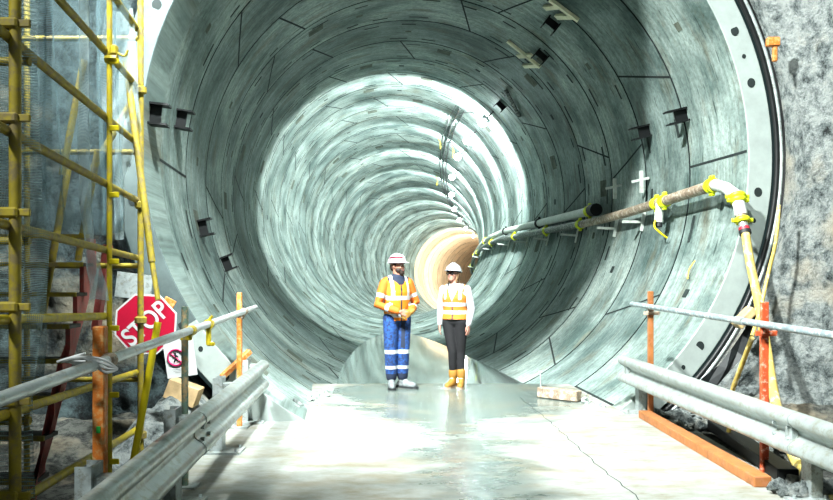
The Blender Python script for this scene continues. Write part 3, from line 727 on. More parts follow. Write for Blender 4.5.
# torn lining membrane / cavity between portal and rock, bottom right
rg = random.Random(4)
for i, (px, py) in enumerate(((745, 318),)):
    bm = bmesh.new(); c = P(px, py, 9.55); beam(bm, c+Vector((-0.10, 0, -0.09)), c+Vector((0.08, 0, 0.10)), 0.20, 0.09, bev=0.01)
    tag(obj('packing_block', bm, M['wood'], None, False, c), 'dusty packing timber wedged between the portal edge and the rock', 'timber')
bm = bmesh.new()
mem = []
for i_, (px, py, w0, w1) in enumerate(((752, 305, 0.01, 0.04), (745, 330, 0.01, 0.07), (733, 350, 0.02, 0.10), (719, 366, 0.01, 0.09), (703, 380, 0.02, 0.12), (694, 388, 0.01, 0.06))):
    p = P(px, py, 9.62); mem.append((bm.verts.new(p+Vector((-w0, -0.02, w0))), bm.verts.new(p+Vector((w1*0.5, -0.10*(i_ % 2), -w1*0.2))), bm.verts.new(p+Vector((w1, -0.05, -w1*0.7)))))
for a_, b_ in zip(mem, mem[1:]):
    for q_ in (0, 1): bm.faces.new((a_[q_], a_[q_+1], b_[q_+1], b_[q_]))
tag(obj('torn_membrane', bm, M['rubber'], None, False, P(730, 360, 9.62)), 'torn black membrane in the gap at the foot of the right portal edge', 'membrane')
# rusty plate at the upper right edge
bm = bmesh.new(); c = P(773, 42, 9.6); box(bm, c, (0.14, 0.08, 0.10), bev=0.01); box(bm, c+Vector((0.02, 0, -0.12)), (0.05, 0.05, 0.2), bev=0.01)
tag(obj('rusty_anchor', bm, M['orange'], None, False, c), 'rusty steel anchor on the rock at the upper right portal edge', 'anchor')

# ------------------------------------------------------------------ tunnel lamps and cables
AL = 46
lamps = [(463, 151), (450, 192)]
lam_y = [21.8, 29.5, 25.6, 34.7, 40.0, 45.5, 51.0, 56.2, 61.5, 67.0, 72.0]  # the in-between stations are extra lamps added to brighten the tunnel
for i, y in enumerate(lam_y):
    root = thing('flood_lamp', 'bright white flood lamp on the tunnel crown, nearest and highest' if i == 0 else 'glowing flood lamp in a row partly added for brightness, further down the tunnel crown, below the nearest one', 'lamp', W(y, AL, R-0.35), 'tunnel flood lamps' if i else None)
    Mw = Wmat(y, AL, R-0.30)
    bm = bmesh.new(); box(bm, Mw @ Vector((0, 0, 0)), (0.22, 0.22, 0.12), Mw.to_3x3(), bev=0.01); obj('housing', bm, M['galv_dull'], root)
    bm = bmesh.new(); beam(bm, Mw @ Vector((0, 0, -0.05)), Mw @ Vector((0, 0, -0.30)), 0.03, 0.03); obj('bracket', bm, M['black'], root)
    bm = bmesh.new(); bmesh.ops.create_uvsphere(bm, u_segments=14, v_segments=10, radius=0.12, matrix=Mw @ Matrix.Translation((0, -0.03, 0.10))); obj('bulb', bm, M['lamp'], root, True)
    ld = bpy.data.lights.new('tunnel_lamp_light', 'SPOT'); ld.spot_size = math.radians(172); ld.spot_blend = 0.25; ld.energy = 1750 if i else 2100; ld.color = (0.94, 1.0, 0.98); ld.shadow_soft_size = 0.25
    lo = bpy.data.objects.new('tunnel_lamp_light', ld); COL.objects.link(lo); lo.location = Mw @ Vector((0, 0.25, 0.45)); lo.rotation_euler = (frm(y)[0]-frm(y)[1]*0.35-frm(y)[2]*0.25).to_track_quat('-Z', 'Y').to_euler()
for j, (a, r, rad) in enumerate(((56, R-0.07, 0.022), (58.5, R-0.07, 0.03), (61, R-0.06, 0.018))):
    bm = bmesh.new(); pts = []
    y = 24.0
    while y < 70: pts.append(W(y, a+0.15*math.sin(y*1.9+j), r-0.03*abs(math.sin(y*1.85)))); y += 0.45
    tube(bm, pts, rad, 6)
    tag(obj('power_cable', bm, M['rubber'], None, True, pts[0]), ['thin black cable along the tunnel crown, lowest of three', 'thickest black cable along the tunnel crown, middle of three', 'thin black cable along the tunnel crown, highest of three'][j], 'cable')
for y0, a, dz, lab in ((*hit(439, 138), 0.36, 'short yellow rope hanging from the crown beside the nearest lamp'), (*hit(436, 176), 0.40, 'short yellow rope hanging from the crown, further in'), (*hit(452, 144), 0.45, 'curved yellow rope just above the nearest flood lamp')):
    p = W(y0, a, R-0.02); bm = bmesh.new(); tube(bm, spline([p, p+Vector((0.06, 0, -dz*.4)), p+Vector((0.05, 0, -dz))], 4), 0.014, 6)
    tag(obj('hanging_rope', bm, M['yellow_bright'], None, True, p), lab, 'cord')
y, a = hit(511, 92); Mw = Wmat(y, a, R-0.05)
bm = bmesh.new(); beam(bm, W(y, a+2, R-0.03), W(y+0.7, a-9, R-0.03), 0.07, 0.03); box(bm, Mw @ Vector((0.1, 0.3, 0.02)), (0.12, 0.10, 0.03), Mw.to_3x3())
tag(obj('crown_plate', bm, M['pipe_dark'], None, False, Mw.translation), 'grey strip bracket with a small plate on the shaded crown', 'bracket')

# ------------------------------------------------------------------ scaffold at the left
def SX(d): return -1.907-0.092*(d-4.1)
sc = thing('scaffold', 'yellow painted tube scaffold standing at the left edge of the picture', 'scaffold', (SX(4.1), 4.1, -0.15))
LZ0 = 0.47; DZ = 0.4475
def LZ(i, d): return LZ0+i*DZ-0.044*(d-4.1)
stds = [(4.1, 0.028, 'yellow_dirty', 0), (5.8, 0.018, 'yellow', 0), (6.72, 0.024, 'yellow_dirty', 0)]
rear = [(4.3, -0.95), (6.9, -0.95)]
for d, r, mt, o in stds:
    bm = bmesh.new(); tube(bm, [(SX(d), d, -0.18), (SX(d), d, 2), (SX(d), d, 4.6)], r, 12); s_ = obj('upright', bm, M[mt], sc, True)
    bm = bmesh.new()
    for i in range(-1, 9):
        z = LZ(i, d)+(0.10 if d < 5 else -0.04)
        if d > 6.5:
            if i % 2 == 0: tube(bm, [(SX(d), d, z-0.03), (SX(d), d, z-0.02), (SX(d), d, z+0.02), (SX(d), d, z+0.03)], [r*1.3, r*2.0, r*2.0, r*1.3], 10); obj('coupler', bm, M['yellow_dirty'], s_); bm = bmesh.new()
            continue
        box(bm, (SX(d)+r+0.018, d-0.01, z-0.04), (0.063, 0.02, 0.036), bev=0.004)
        if d < 5: box(bm, (SX(d)-0.03, d-0.01, z-0.04), (0.11, 0.06, 0.05), bev=0.01)
        obj('v_pressing', bm, M['yellow_bright'] if d > 5 else M['yellow_dirty'], s_); bm = bmesh.new()
    bm.free()
    bm = bmesh.new(); box(bm, (SX(d), d, -0.17), (0.15, 0.15, 0.012)); obj('base_plate', bm, M['galv_dull'], s_)
for d, ox in rear:
    bm = bmesh.new(); tube(bm, [(SX(d)+ox, d, -0.18), (SX(d)+ox, d, 4.6)], 0.024, 10); obj('upright', bm, M['yellow_dirty'], sc, True)
for i in range(0, 9):
    d0, d1 = 3.4, 6.75
    if i in (2,): d1 = 5.85
    bm = bmesh.new(); tube(bm, [(SX(d)-0.035, d, LZ(i, d)) for d in (d0, 4.1, 5, 5.8, d1)], 0.024, 12)
    obj('ledger', bm, M['yellow'] if i in (0, 1, 2) else M['yellow_dirty'], sc, True)
for d in (4.3, 6.8):
    for i in (1, 3, 5, 7):
        bm = bmesh.new(); tube(bm, [(SX(d), d, LZ(i, d)-0.06), (SX(d)-0.95, d, LZ(i, d)-0.06)], 0.022, 10); obj('transom', bm, M['yellow_dirty'], sc, True)
for a, b in (((125, 55, 6.6), (152, 262, 6.4)), ((84, 60, 6.6), (62, 175, 6.6)), ((98, 150, 6.7), (78, 260, 6.9)), ((68, 170, 6.7), (40, 330, 6.4)), ((133, 100, 6.9), (92, 170, 6.9))):
    bm = bmesh.new(); tube(bm, [P(*a), P(*b)], 0.027, 10); obj('brace', bm, M['yellow_dirty'], sc, True)
bm = bmesh.new(); tube(bm, [P(152, 262, 6.4), P(158, 300, 6.35)], 0.02, 8); obj('brace_end', bm, M['yellow_dirty'], sc, True)
bm = bmesh.new(); tube(bm, [P(158, 322, 6.0), P(133, 465, 5.9)], 0.026, 10); ob_ = obj('raker', bm, M['yellow_bright'], sc, True); ob_['label'] = 'bright yellow sloping tube'
c = P(110, 53, 5.8); bm = bmesh.new(); tube(bm, [c+Vector((-.03, 0, -.04)), c+Vector((.05, 0, -.04))], .03, 8); tube(bm, spline([c+Vector((.05, 0, 0)), c+Vector((.10, 0, -.02)), c+Vector((.12, 0, .02))], 3), .008, 6); box(bm, c+Vector((.03, 0, .02)), (.04, .05, .06), bev=.006)
obj('swivel_coupler', bm, M['yellow'], sc)
for i in range(8):  # overhead boards out of view, added to keep light off the left side
    bm = bmesh.new(); x0 = -3.55-0.235*i
    beam(bm, (x0, -3.5, 4.25), (x0, 7.4, 4.25), 0.232, 0.04); obj('board', bm, M['wood'], sc)

# stair behind the scaffold
st = thing('access_stair', 'steel stair with a dull red sawtooth side plate behind the scaffold', 'stair', (-2.1, 4.6, -0.15))
steps = []
N_S = 9; d_top, z_top = 6.45, 1.83
run = 0.20; rise = 0.205
def stx(d): return -2.10-0.16*(d-4.6)
prof = []
for i in range(N_S):
    z = z_top-i*rise; d = d_top-i*run
    prof.append((d, z)); prof.append((d-run, z)) ; steps.append((d-run, z))
    
top = []
for i in range(N_S):
    z = z_top-i*rise; d = d_top-i*run
    top += [(d, z), (d-run, z)]
bot = [(top[-1][0], top[-1][1]-0.05), (d_top+0.02, z_top-0.24)]
bm = bmesh.new()
pl = top+bot
va = [bm.verts.new((stx(d), d, z)) for d, z in pl]; vb = [bm.verts.new((stx(d)-0.03, d, z)) for d, z in pl]
bm.faces.new(va); bm.faces.new(vb[::-1]); n = len(pl)
for i in range(n): bm.faces.new((va[i], va[(i+1) % n], vb[(i+1) % n], vb[i]))
bmesh.ops.triangulate(bm, faces=[f for f in bm.faces if len(f.verts) > 4])
obj('side_plate', bm, M['stair_red'], st)
for i, (d, z) in enumerate(steps):
    bm = bmesh.new(); box(bm, (stx(d+run/2)-0.42, d+run/2, z+0.012), (0.86, run*0.96, 0.024)); tr_ = obj('tread', bm, M['black'], st); bm = bmesh.new(); box(bm, (stx(d+run/2)-0.42, d, z+0.014), (0.86, 0.02, 0.03)); obj('nosing', bm, M['yellow_dirty'], tr_)
bm = bmesh.new(); beam(bm, P(108, 245, 6.9), P(96, 330, 6.9), 0.05, 0.09); obj('upper_side_plate', bm, M['stair_red'], st)
bm = bmesh.new(); beam(bm, P(118, 318, 6.6), P(60, 497, 5.3), 0.03, 0.03); 
bm.free()

# debris nets
M['net_white'] = net_mat('white_net', (0.42, 0.52, 0.55), 1.2, 0.006)
def net(name, pts_grid, mat, label, wav=0.03, seed=0, sub=6):
    "pts_grid: rows of world points; bilinear refine with folds"
    rows = len(pts_grid); cols = len(pts_grid[0]); bm = bmesh.new(); uvl = bm.loops.layers.uv.new('UVMap')
    G = []
    for i in range((rows-1)*sub+1):
        r = i/sub; ri = min(int(r), rows-2); fr = r-ri; row = []
        for j in range((cols-1)*sub+1):
            q = j/sub; ci = min(int(q), cols-2); fc = q-ci
            a = pts_grid[ri][ci].lerp(pts_grid[ri][ci+1], fc); b = pts_grid[ri+1][ci].lerp(pts_grid[ri+1][ci+1], fc)
            p = a.lerp(b, fr)
            w = wav*(math.sin(q*7.0+seed+1.3*math.sin(r*1.1))+0.6*noise.noise(Vector((q*3, r*1.2, seed))))
            p = p+Vector((0.3*w, w, 0.02*noise.noise(Vector((q*2, r*3, seed+5)))))
            row.append((bm.verts.new(p), (q*0.35, r*0.4)))
        G.append(row)
    for i in range(len(G)-1):
        for j in range(len(G[0])-1):
            f = bm.faces.new((G[i][j][0], G[i][j+1][0], G[i+1][j+1][0], G[i+1][j][0])); f.smooth = True
            for l, g_ in zip(f.loops, (G[i][j], G[i][j+1], G[i+1][j+1], G[i+1][j])): l[uvl].uv = g_[1]
    me = bpy.data.meshes.new(name); bm.to_mesh(me); bm.free(); me.materials.append(mat)
    o = bpy.data.objects.new(name, me); COL.objects.link(o)
    c = pts_grid[-1][0].copy(); me.transform(Matrix.Translation(-c)); o.location = c
    return tag(o, label, 'net')
net('debris_net', [[P(-60, y, 3.9), P(-20, y, 4.0), P(15, y, 4.2), P(x1, y, 4.4)] for y, x1 in ((-80, 42), (40, 40), (120, 44), (200, 40), (235, 46), (300, 43), (340, 40), (400, 36), (520, 38))], M['net'], 'pale mesh net wrapped round the nearest yellow upright', 0.03, 1)
net('debris_net', [[P(x, y+dy, 6.2) for x, dy in ((-60, 0), (30, 0), (60, 3), (90, 6), (105, 8), (126, 0))] for y in (-110, -20, 60, 140, 200, 228)], M['net_thick'], 'large pale mesh net hanging behind the scaffold ledgers', 0.06, 2)
net('debris_net', [[P(x0, y, 5.6), P(x1, y, 5.7)] for y, x0, x1 in ((-20, 78, 88), (60, 82, 90), (150, 80, 92), (215, 82, 92), (250, 84, 92), (280, 86, 104), (300, 90, 112))], M['net_white'], 'narrow torn tail of net hanging down beside the stair', 0.03, 3)
net('debris_net', [[P(x0, y, 6.5), P(x1, y, 6.6)] for y, x0, x1 in ((10, 108, 136), (50, 104, 138), (100, 100, 140), (130, 118, 146), (180, 112, 124), (240, 118, 122))], M['net_white'], 'white net remnant draped at the top by the sloping brace', 0.04, 4)
net('debris_net', [[P(x0, y, 4.75), P(x1, y, 4.8)] for y, x0, x1 in ((-60, 38, 52), (60, 40, 50), (160, 38, 50), (235, 40, 52), (300, 40, 46), (390, 36, 42))], M['net_thick'], 'folded edge of net hanging just right of the nearest upright', 0.03, 5)

# ------------------------------------------------------------------ signs
def text_mesh(body, size, M_, mat, name, parent, ext=0.002, squeeze=1.0):
    cu = bpy.data.curves.new('t', 'FONT'); cu.body = body; cu.size = size; cu.align_x = 'CENTER'; cu.align_y = 'CENTER'; cu.extrude = ext; cu.offset = size*0.018
    to = bpy.data.objects.new('t', cu); COL.objects.link(to); bpy.context.view_layer.update()
    me = bpy.data.meshes.new_from_object(to.evaluated_get(bpy.context.evaluated_depsgraph_get()))
    bpy.data.objects.remove(to); me.name = name
    me.transform(M_ @ Matrix.Diagonal((squeeze, 1, 1, 1))); me.transform(world_of(parent).inverted())
    me.materials.clear(); me.materials.append(mat)
    o = bpy.data.objects.new(name, me); COL.objects.link(o); o.parent = parent; return o
def facing(loc, roll, yaw=0):
    "local x right, y up, z towards the camera side"
    return Matrix.Translation(loc) @ Matrix.Rotation(yaw, 4, 'Z') @ Matrix.Rotation(PI/2, 4, 'X') @ Matrix.Rotation(roll, 4, 'Z')
sp = P(146, 324, 7.9); ss = thing('stop_sign', 'red octagonal sign reading STOP, hung tilted behind the yellow uprights', 'sign', sp)
RS = 0.295
Fm = facing(sp, math.radians(42), math.radians(6))
octo = lambda r: [(r*math.cos(PI/8+k*PI/4), r*math.sin(PI/8+k*PI/4)) for k in range(8)]
bm = bmesh.new(); prism(bm, octo(RS), Fm, 0.006); obj('white_border', bm, M['white'], ss)
bm = bmesh.new(); prism(bm, octo(RS-0.018), Fm @ Matrix.Translation((0, 0, 0.0065)), 0.002); obj('red_face', bm, M['red'], ss)
text_mesh('STOP', 0.235, Fm @ Matrix.Translation((0, 0, 0.011)), M['white'], 'lettering', ss, squeeze=0.84)
wp = P(180, 357, 7.4); ws = thing('notice_sheet', 'white paper notice with a red prohibition circle, hung below the stop sign', 'sign', wp)
Fm = facing(wp, math.radians(8))
bm = bmesh.new(); prism(bm, [(-.13, -.17), (.13, -.17), (.13, .17), (-.13, .17)], Fm, 0.003); obj('sheet', bm, M['paper'], ws)
bm = bmesh.new(); ci = Vector((-0.035, 0.0, 0.006)); pts = [Fm @ (ci+Vector((0.068*math.cos(q*PI/12), 0.068*math.sin(q*PI/12), 0))) for q in range(25)]
tube(bm, pts, 0.0075, 6, caps=False); tube(bm, [Fm @ (ci+Vector((-0.048, 0.048, 0))), Fm @ (ci+Vector((0.048, -0.048, 0)))], 0.006, 6); obj('prohibition_ring', bm, M['magenta'], ws)
bm = bmesh.new()   # walking figure
for a, b, r in (((0, 0.028), (0, -0.002), 0.008), ((0, -0.002), (-0.018, -0.038), 0.006), ((0, -0.002), (0.016, -0.036), 0.006), ((0, 0.024), (-0.022, 0.004), 0.005), ((0, 0.024), (0.020, 0.006), 0.005)):
    tube(bm, [Fm @ (ci+Vector((a[0], a[1], -0.001))), Fm @ (ci+Vector((b[0], b[1], -0.001)))], r, 6)
bmesh.ops.create_uvsphere(bm, u_segments=8, v_segments=6, radius=0.010, matrix=Fm @ Matrix.Translation(ci+Vector((0, 0.042, -0.002)))); obj('walking_figure', bm, M['ink'], ws)
bm = bmesh.new()
for k in range(3): box(bm, Fm @ Vector((-0.03, -0.10-0.014*k, 0.004)), (0.10-0.02*k, 0.004, 0.001), Fm.to_3x3())
obj('text_lines', bm, M['galv_dull'], ws)
# grey panel above the sign
bm = bmesh.new(); c = P(134, 286, 8.2); box(bm, c, (0.34, 0.02, 0.24), Matrix.Rotation(0.12, 3, 'Y')); tag(obj('grey_panel', bm, M['galv_dull'], None, False, c), 'small grey sheet panel hanging above the stop sign', 'panel')
# cardboard box and orange cone-like timbers by left portal
c = P(184, 388, 8.2); c.z = 0.44
bm = bmesh.new(); box(bm, c, (0.30, 0.22, 0.18), Matrix.Rotation(0.35, 3, 'Y'), bev=0.004); tag(obj('cardboard_box', bm, M['cardboard'], None, False, c), 'crushed brown cardboard box on the rubble below the white notice', 'box')
bm = bmesh.new(); beam(bm, P(222, 377, 8.9), P(250, 351, 9.1), 0.07, 0.05, bev=0.004); tag(obj('orange_board', bm, M['orange'], None, False, P(222, 377, 8.9)), 'orange sloping board leaning by the far orange post of the left handrail', 'board')
bm = bmesh.new(); box(bm, P(168, 305, 8.6), (0.12, 0.02, 0.14), Matrix.Rotation(0.5, 3, 'Y'), bev=.004); tag(obj('orange_tag', bm, M['orange'], None, False, P(168, 305, 8.6)), 'small orange tag on the concrete behind the stop sign', 'tag')
# mound the box sits on
bm = bmesh.new(); g = bmesh.ops.create_grid(bm, x_segments=50, y_segments=50, size=1.0)
for v in bm.verts:
    u, w_ = v.co.x, v.co.y; x = -2.32+u*0.42; y = 8.3+w_*1.1
    k = max(0, 1-u*u)*max(0, 1-w_**4)
    v.co = (x, y, -0.12+k*0.50+0.10*k*noise.fractal(Vector((x*3, y*3, 1)), 0.8, 2, 4))
for f in bm.faces: f.smooth = True
tag(obj('floor_mound', bm, M['rock']), kind='structure')
# brass clip on handrail
c = Vector((HLx(7.0), 7.0, hz(7.0))); bm = bmesh.new(); tube(bm, [c+Vector((0, -.03, 0)), c+Vector((0, .03, 0))], .042, 10); box(bm, c+Vector((.0, 0, -.10)), (.035, .05, .14), bev=.008); box(bm, c+Vector((.02, 0, -.16)), (.06, .03, .03), bev=.005); tube(bm, [c+Vector((0, 0, .03)), c+Vector((.03, 0, .07))], .012, 6)
tag(obj('scaffold_clamp', bm, M['yellow'], None, False, c), 'yellow brass swivel clamp hanging from the left handrail beyond the green post', 'clamp')

# ------------------------------------------------------------------ people
def capsule(bm, pts, rs, seg=16):
    "closed rounded tube for voxel union; rs entries r or (side, front) radii"
    pts = [Vector(p) for p in pts]; rs = [(r, r) if not isinstance(r, tuple) else r for r in rs]
    d0 = (pts[0]-pts[1]).normalized(); d1 = (pts[-1]-pts[-2]).normalized()
    P_, R_ = [], []
    for q in (1.0, 0.8, 0.45): P_.append(pts[0]+d0*min(rs[0])*q); s = math.sqrt(max(0.0, 1-q*q)) or 0.08; R_.append((rs[0][0]*s, rs[0][1]*s))
    P_ += pts; R_ += rs
    for q in (0.45, 0.8, 1.0): P_.append(pts[-1]+d1*min(rs[-1])*q); s = math.sqrt(max(0.0, 1-q*q)) or 0.08; R_.append((rs[-1][0]*s, rs[-1][1]*s))
    n = len(P_); rings = []
    for i in range(n):
        t = (P_[min(i+1, n-1)]-P_[max(i-1, 0)]).normalized()
        ref = Vector((0, 1, 0)) if abs(t.y) < 0.9 else Vector((0, 0, 1))      # front/back reference
        s = ref.cross(t).normalized(); u = t.cross(s).normalized()
        ra, rb = R_[i]
        rings.append([bm.verts.new(P_[i]+s*math.cos(2*PI*k/seg)*ra+u*math.sin(2*PI*k/seg)*rb) for k in range(seg)])
    for i in range(n-1):
        for k in range(seg): bm.faces.new((rings[i][k], rings[i][(k+1) % seg], rings[i+1][(k+1) % seg], rings[i+1][k]))
    bm.faces.new(rings[0][::-1]); bm.faces.new(rings[-1])
def ell(bm, c, r, rot=None):
    bmesh.ops.create_uvsphere(bm, u_segments=20, v_segments=14, radius=1.0, matrix=M4(c, rot) @ Matrix.Diagonal((r[0], r[1], r[2], 1)))
def remesh(bm, voxel, name, mats, parent, matfn=None, smooth_it=2, world=None, cut=None):
    bmesh.ops.recalc_face_normals(bm, faces=bm.faces)
    me = bpy.data.meshes.new('tmp'); bm.to_mesh(me); bm.free()
    o = bpy.data.objects.new('tmp', me); COL.objects.link(o)
    md = o.modifiers.new('r', 'REMESH'); md.mode = 'VOXEL'; md.voxel_size = voxel; md.adaptivity = 0
    bpy.context.view_layer.update()
    ev = bpy.data.meshes.new_from_object(o.evaluated_get(bpy.context.evaluated_depsgraph_get())); bpy.data.objects.remove(o); bpy.data.meshes.remove(me)
    b2 = bmesh.new(); b2.from_mesh(ev)
    if cut:
        dl = [f for f in b2.faces if cut(f.calc_center_median())]; bmesh.ops.delete(b2, geom=dl, context='FACES')
    for _ in range(smooth_it): bmesh.ops.smooth_vert(b2, verts=b2.verts, factor=0.5, use_axis_x=True, use_axis_y=True, use_axis_z=True)
    if matfn:
        for f in b2.faces: f.material_index = matfn(f.calc_center_median())
    for f in b2.faces: f.smooth = True
    ev.materials.clear()
    for m in mats: ev.materials.append(m)
    b2.to_mesh(ev); b2.free(); ev.name = name
    o = bpy.data.objects.new(name, ev); COL.objects.link(o)
    if parent: o.parent = parent
    if world is not None: ev.transform(world)
    return o
def rz(v, a, c=Vector((0, 0, 0))):
    v = Vector(v); c = Vector(c); return Matrix.Rotation(a, 3, 'Z') @ (v-c)+c
def hand(bm, wrist, fwd, palm_n, thumb_dir, curl, infl=0.0, s=1.0):
    "palm plus five separate fingers"
    w = Vector(wrist); f = Vector(fwd).normalized(); n = Vector(palm_n); n = (n-f*n.dot(f)).normalized(); t = f.cross(n).normalized()
    if t.dot(Vector(thumb_dir)) < 0: t = -t
    e = infl
    for k, o in enumerate((-0.026, -0.009, 0.009, 0.025)):
        capsule(bm, [w+t*o*0.6*s, w+f*0.045*s+t*o*0.95*s, w+f*0.085*s+t*o*s], [0.015*s+e, 0.015*s+e, 0.012*s+e], 10)
    lens = (0.060, 0.072, 0.078, 0.070)       # little, ring, middle, index
    for k, o in enumerate((-0.031, -0.0105, 0.0105, 0.031)):
        L = lens[k]*s; p = w+f*0.085*s+t*o*s; d = f.copy(); pts = [p]
        for j, fr in enumerate((0.45, 0.32, 0.26)):
            ang = curl*(0.55+0.35*j)+0.05*k
            d = (f*math.cos(ang)+n*math.sin(ang)).normalized(); p = p+d*L*fr; pts.append(p)
        capsule(bm, pts, [0.0092*s+e, 0.0088*s+e, 0.0082*s+e, 0.0070*s+e], 10)
    p = w+f*0.022*s+t*0.026*s
    capsule(bm, [p, p+(f*0.6+t*0.7+n*0.25).normalized()*0.034*s, p+(f*0.85+t*0.45+n*0.45*max(.3, curl)).normalized()*0.066*s, p+(f*0.95+t*0.3+n*0.6*max(.3, curl)).normalized()*0.088*s], [0.014*s+e, 0.012*s+e, 0.0105*s+e, 0.008*s+e], 10)
def head_geo(bm, female=False):
    "head in its own frame: origin at the base of the skull, facing -y, chin to crown about 0.23"
    ell(bm, (0, 0.012, 0.125), (0.074, 0.094, 0.098))
    ell(bm, (0, -0.020, 0.085), (0.062, 0.070, 0.082))
    ell(bm, (0, -0.045, 0.030), (0.040 if female else 0.047, 0.040, 0.034))
    capsule(bm, [(0, -0.086, 0.118), (0, -0.100, 0.088), (0, -0.104, 0.080)], [0.007, 0.012, 0.011], 10)   # nose
    capsule(bm, [(-0.013, -0.096, 0.078), (0.013, -0.096, 0.078)], [0.007, 0.007], 8)
    capsule(bm, [(-0.045, -0.072, 0.132), (0, -0.084, 0.130), (0.045, -0.072, 0.132)], [0.008, 0.009, 0.008], 8)   # brow
    capsule(bm, [(-0.018, -0.082, 0.050), (0, -0.087, 0.051), (0.018, -0.082, 0.050)], [0.006, 0.007, 0.006], 8)    # lips
    for s in (-1, 1):
        capsule(bm, [(s*0.075, 0.010, 0.122), (s*0.080, 0.016, 0.100), (s*0.074, 0.008, 0.082)], [0.010, 0.012, 0.008], 8)
        ell(bm, (s*0.038, -0.062, 0.085), (0.022, 0.022, 0.020))
def helmet(root, Hm, stripe, name_lab=None):
    "Hm: head frame -> person frame"
    bm = bmesh.new(); rows = []
    for i in range(11):
        t = i/10*PI/2; rr = math.cos(t); row = []
        for k in range(36):
            a = 2*PI*k/36; row.append(bm.verts.new(Hm @ Vector((0.108*rr*math.cos(a), 0.008+0.132*rr*math.sin(a), 0.162+0.104*math.sin(t)))))
        rows.append(row)
    for i in range(10):
        for k in range(36):
            f = bm.faces.new((rows[i][k], rows[i][(k+1) % 36], rows[i+1][(k+1) % 36], rows[i+1][k]))
            if stripe and (3 <= i <= 4) and (k % 36) not in (26, 27, 28, 8, 9): f.material_index = 1
    # rim and peak
    rim = []
    for off, z in ((1.0, 0.162), (1.10, 0.156), (1.10, 0.150), (0.99, 0.155)):
        row = []
        for k in range(36):
            a = 2*PI*k/36; fr = max(0, -math.sin(a))**2
            row.append(bm.verts.new(Hm @ Vector((0.108*off*math.cos(a), 0.008+(0.132*off+(0.042*fr if off > 1.05 else 0))*math.sin(a), z-(0.008*fr if off > 1.05 else 0)))))
        rim.append(row)
    for i in range(3):
        for k in range(36): bm.faces.new((rim[i][k], rim[i][(k+1) % 36], rim[i+1][(k+1) % 36], rim[i+1][k]))
    o = obj('helmet', bm, [M['helmet'], M['maroon']], None, True); o.parent = root
    # ridge
    bm = bmesh.new(); pts = [Hm @ Vector((0, 0.008+0.130*math.cos(t)*-1, 0.167+0.105*math.sin(t))) for t in [0.35+q*(PI-0.7)/8 for q in range(9)]]
    tube(bm, pts, (0.010), 8); o2 = obj('helmet_ridge', bm, M['helmet'], None, True); o2.parent = o
    bm = bmesh.new(); tube(bm, [Hm @ Vector((0.092*math.cos(a), 0.008+0.112*math.sin(a), 0.148)) for a in [q*PI/12 for q in range(25)]], 0.009, 8, caps=False); o3 = obj('helmet_band', bm, M['maroon'] if stripe else M['navy'], None, True); o3.parent = o
def face_bits(root, Hm, glasses):
    for s in (-1, 1):
        bm = bmesh.new(); ell(bm, (0, 0, 0), (0.013, 0.008, 0.008)); bmesh.ops.transform(bm, matrix=Hm @ Matrix.Translation((s*0.030, -0.077, 0.112)), verts=bm.verts); o = obj('eye', bm, M['eye'], None, True); o.parent = root
        bm = bmesh.new(); ell(bm, (0, 0, 0), (0.006, 0.004, 0.006)); bmesh.ops.transform(bm, matrix=Hm @ Matrix.Translation((s*0.030, -0.084, 0.112)), verts=bm.verts); o2 = obj('iris', bm, M['ink'], None, True); o2.parent = o
        bm = bmesh.new(); capsule(bm, [(s*0.014, -0.087, 0.131), (s*0.032, -0.084, 0.135), (s*0.050, -0.070, 0.130)], [0.004, 0.004, 0.003], 8); bmesh.ops.transform(bm, matrix=Hm, verts=bm.verts); o = obj('eyebrow', bm, M['hair_dark'], None, True); o.parent = root
    bm = bmesh.new(); capsule(bm, [(-0.021, -0.085, 0.049), (0, -0.092, 0.050), (0.021, -0.085, 0.049)], [0.0035, 0.0055, 0.0035], 8); bmesh.ops.transform(bm, matrix=Hm, verts=bm.verts); o = obj('lips', bm, M['lip'], None, True); o.parent = root
    if glasses:
        bm = bmesh.new()
        for s in (-1, 1):
            tube(bm, [Hm @ Vector((s*0.032+0.024*math.cos(a), -0.094, 0.110+0.018*math.sin(a))) for a in [q*PI/8 for q in range(17)]], 0.0045, 6, caps=False)
            tube(bm, [Hm @ Vector((s*0.056, -0.094, 0.114)), Hm @ Vector((s*0.082, -0.02, 0.114)), Hm @ Vector((s*0.082, 0.02, 0.108))], 0.0028, 6)
        tube(bm, [Hm @ Vector((-0.009, -0.096, 0.113)), Hm @ Vector((0.009, -0.096, 0.113))], 0.003, 6)
        o = obj('glasses', bm, M['ink'], None, False); o.parent = root
def boot(bm, ankle, yaw, infl=0, s=1.0):
    a = Vector(ankle); f = Vector((math.sin(yaw), -math.cos(yaw), 0)); sd = Vector((math.cos(yaw), math.sin(yaw), 0))
    g = Vector((a.x, a.y, 0.0))
    capsule(bm, [a+Vector((0, 0, 0.10)), a+Vector((0, 0, 0.02)), a+Vector((0, 0, -0.025))], [0.056*s, 0.050*s, 0.048*s])
    capsule(bm, [g-f*0.045+Vector((0, 0, 0.050)), g+f*0.05+Vector((0, 0, 0.055)), g+f*0.12+Vector((0, 0, 0.047)), g+f*0.175+Vector((0, 0, 0.042))], [0.042*s, 0.046*s, 0.047*s, 0.040*s])
    capsule(bm, [a+f*0.02+Vector((0, 0, -0.01)), g+f*0.10+Vector((0, 0, 0.062))], [0.040*s, 0.034*s])
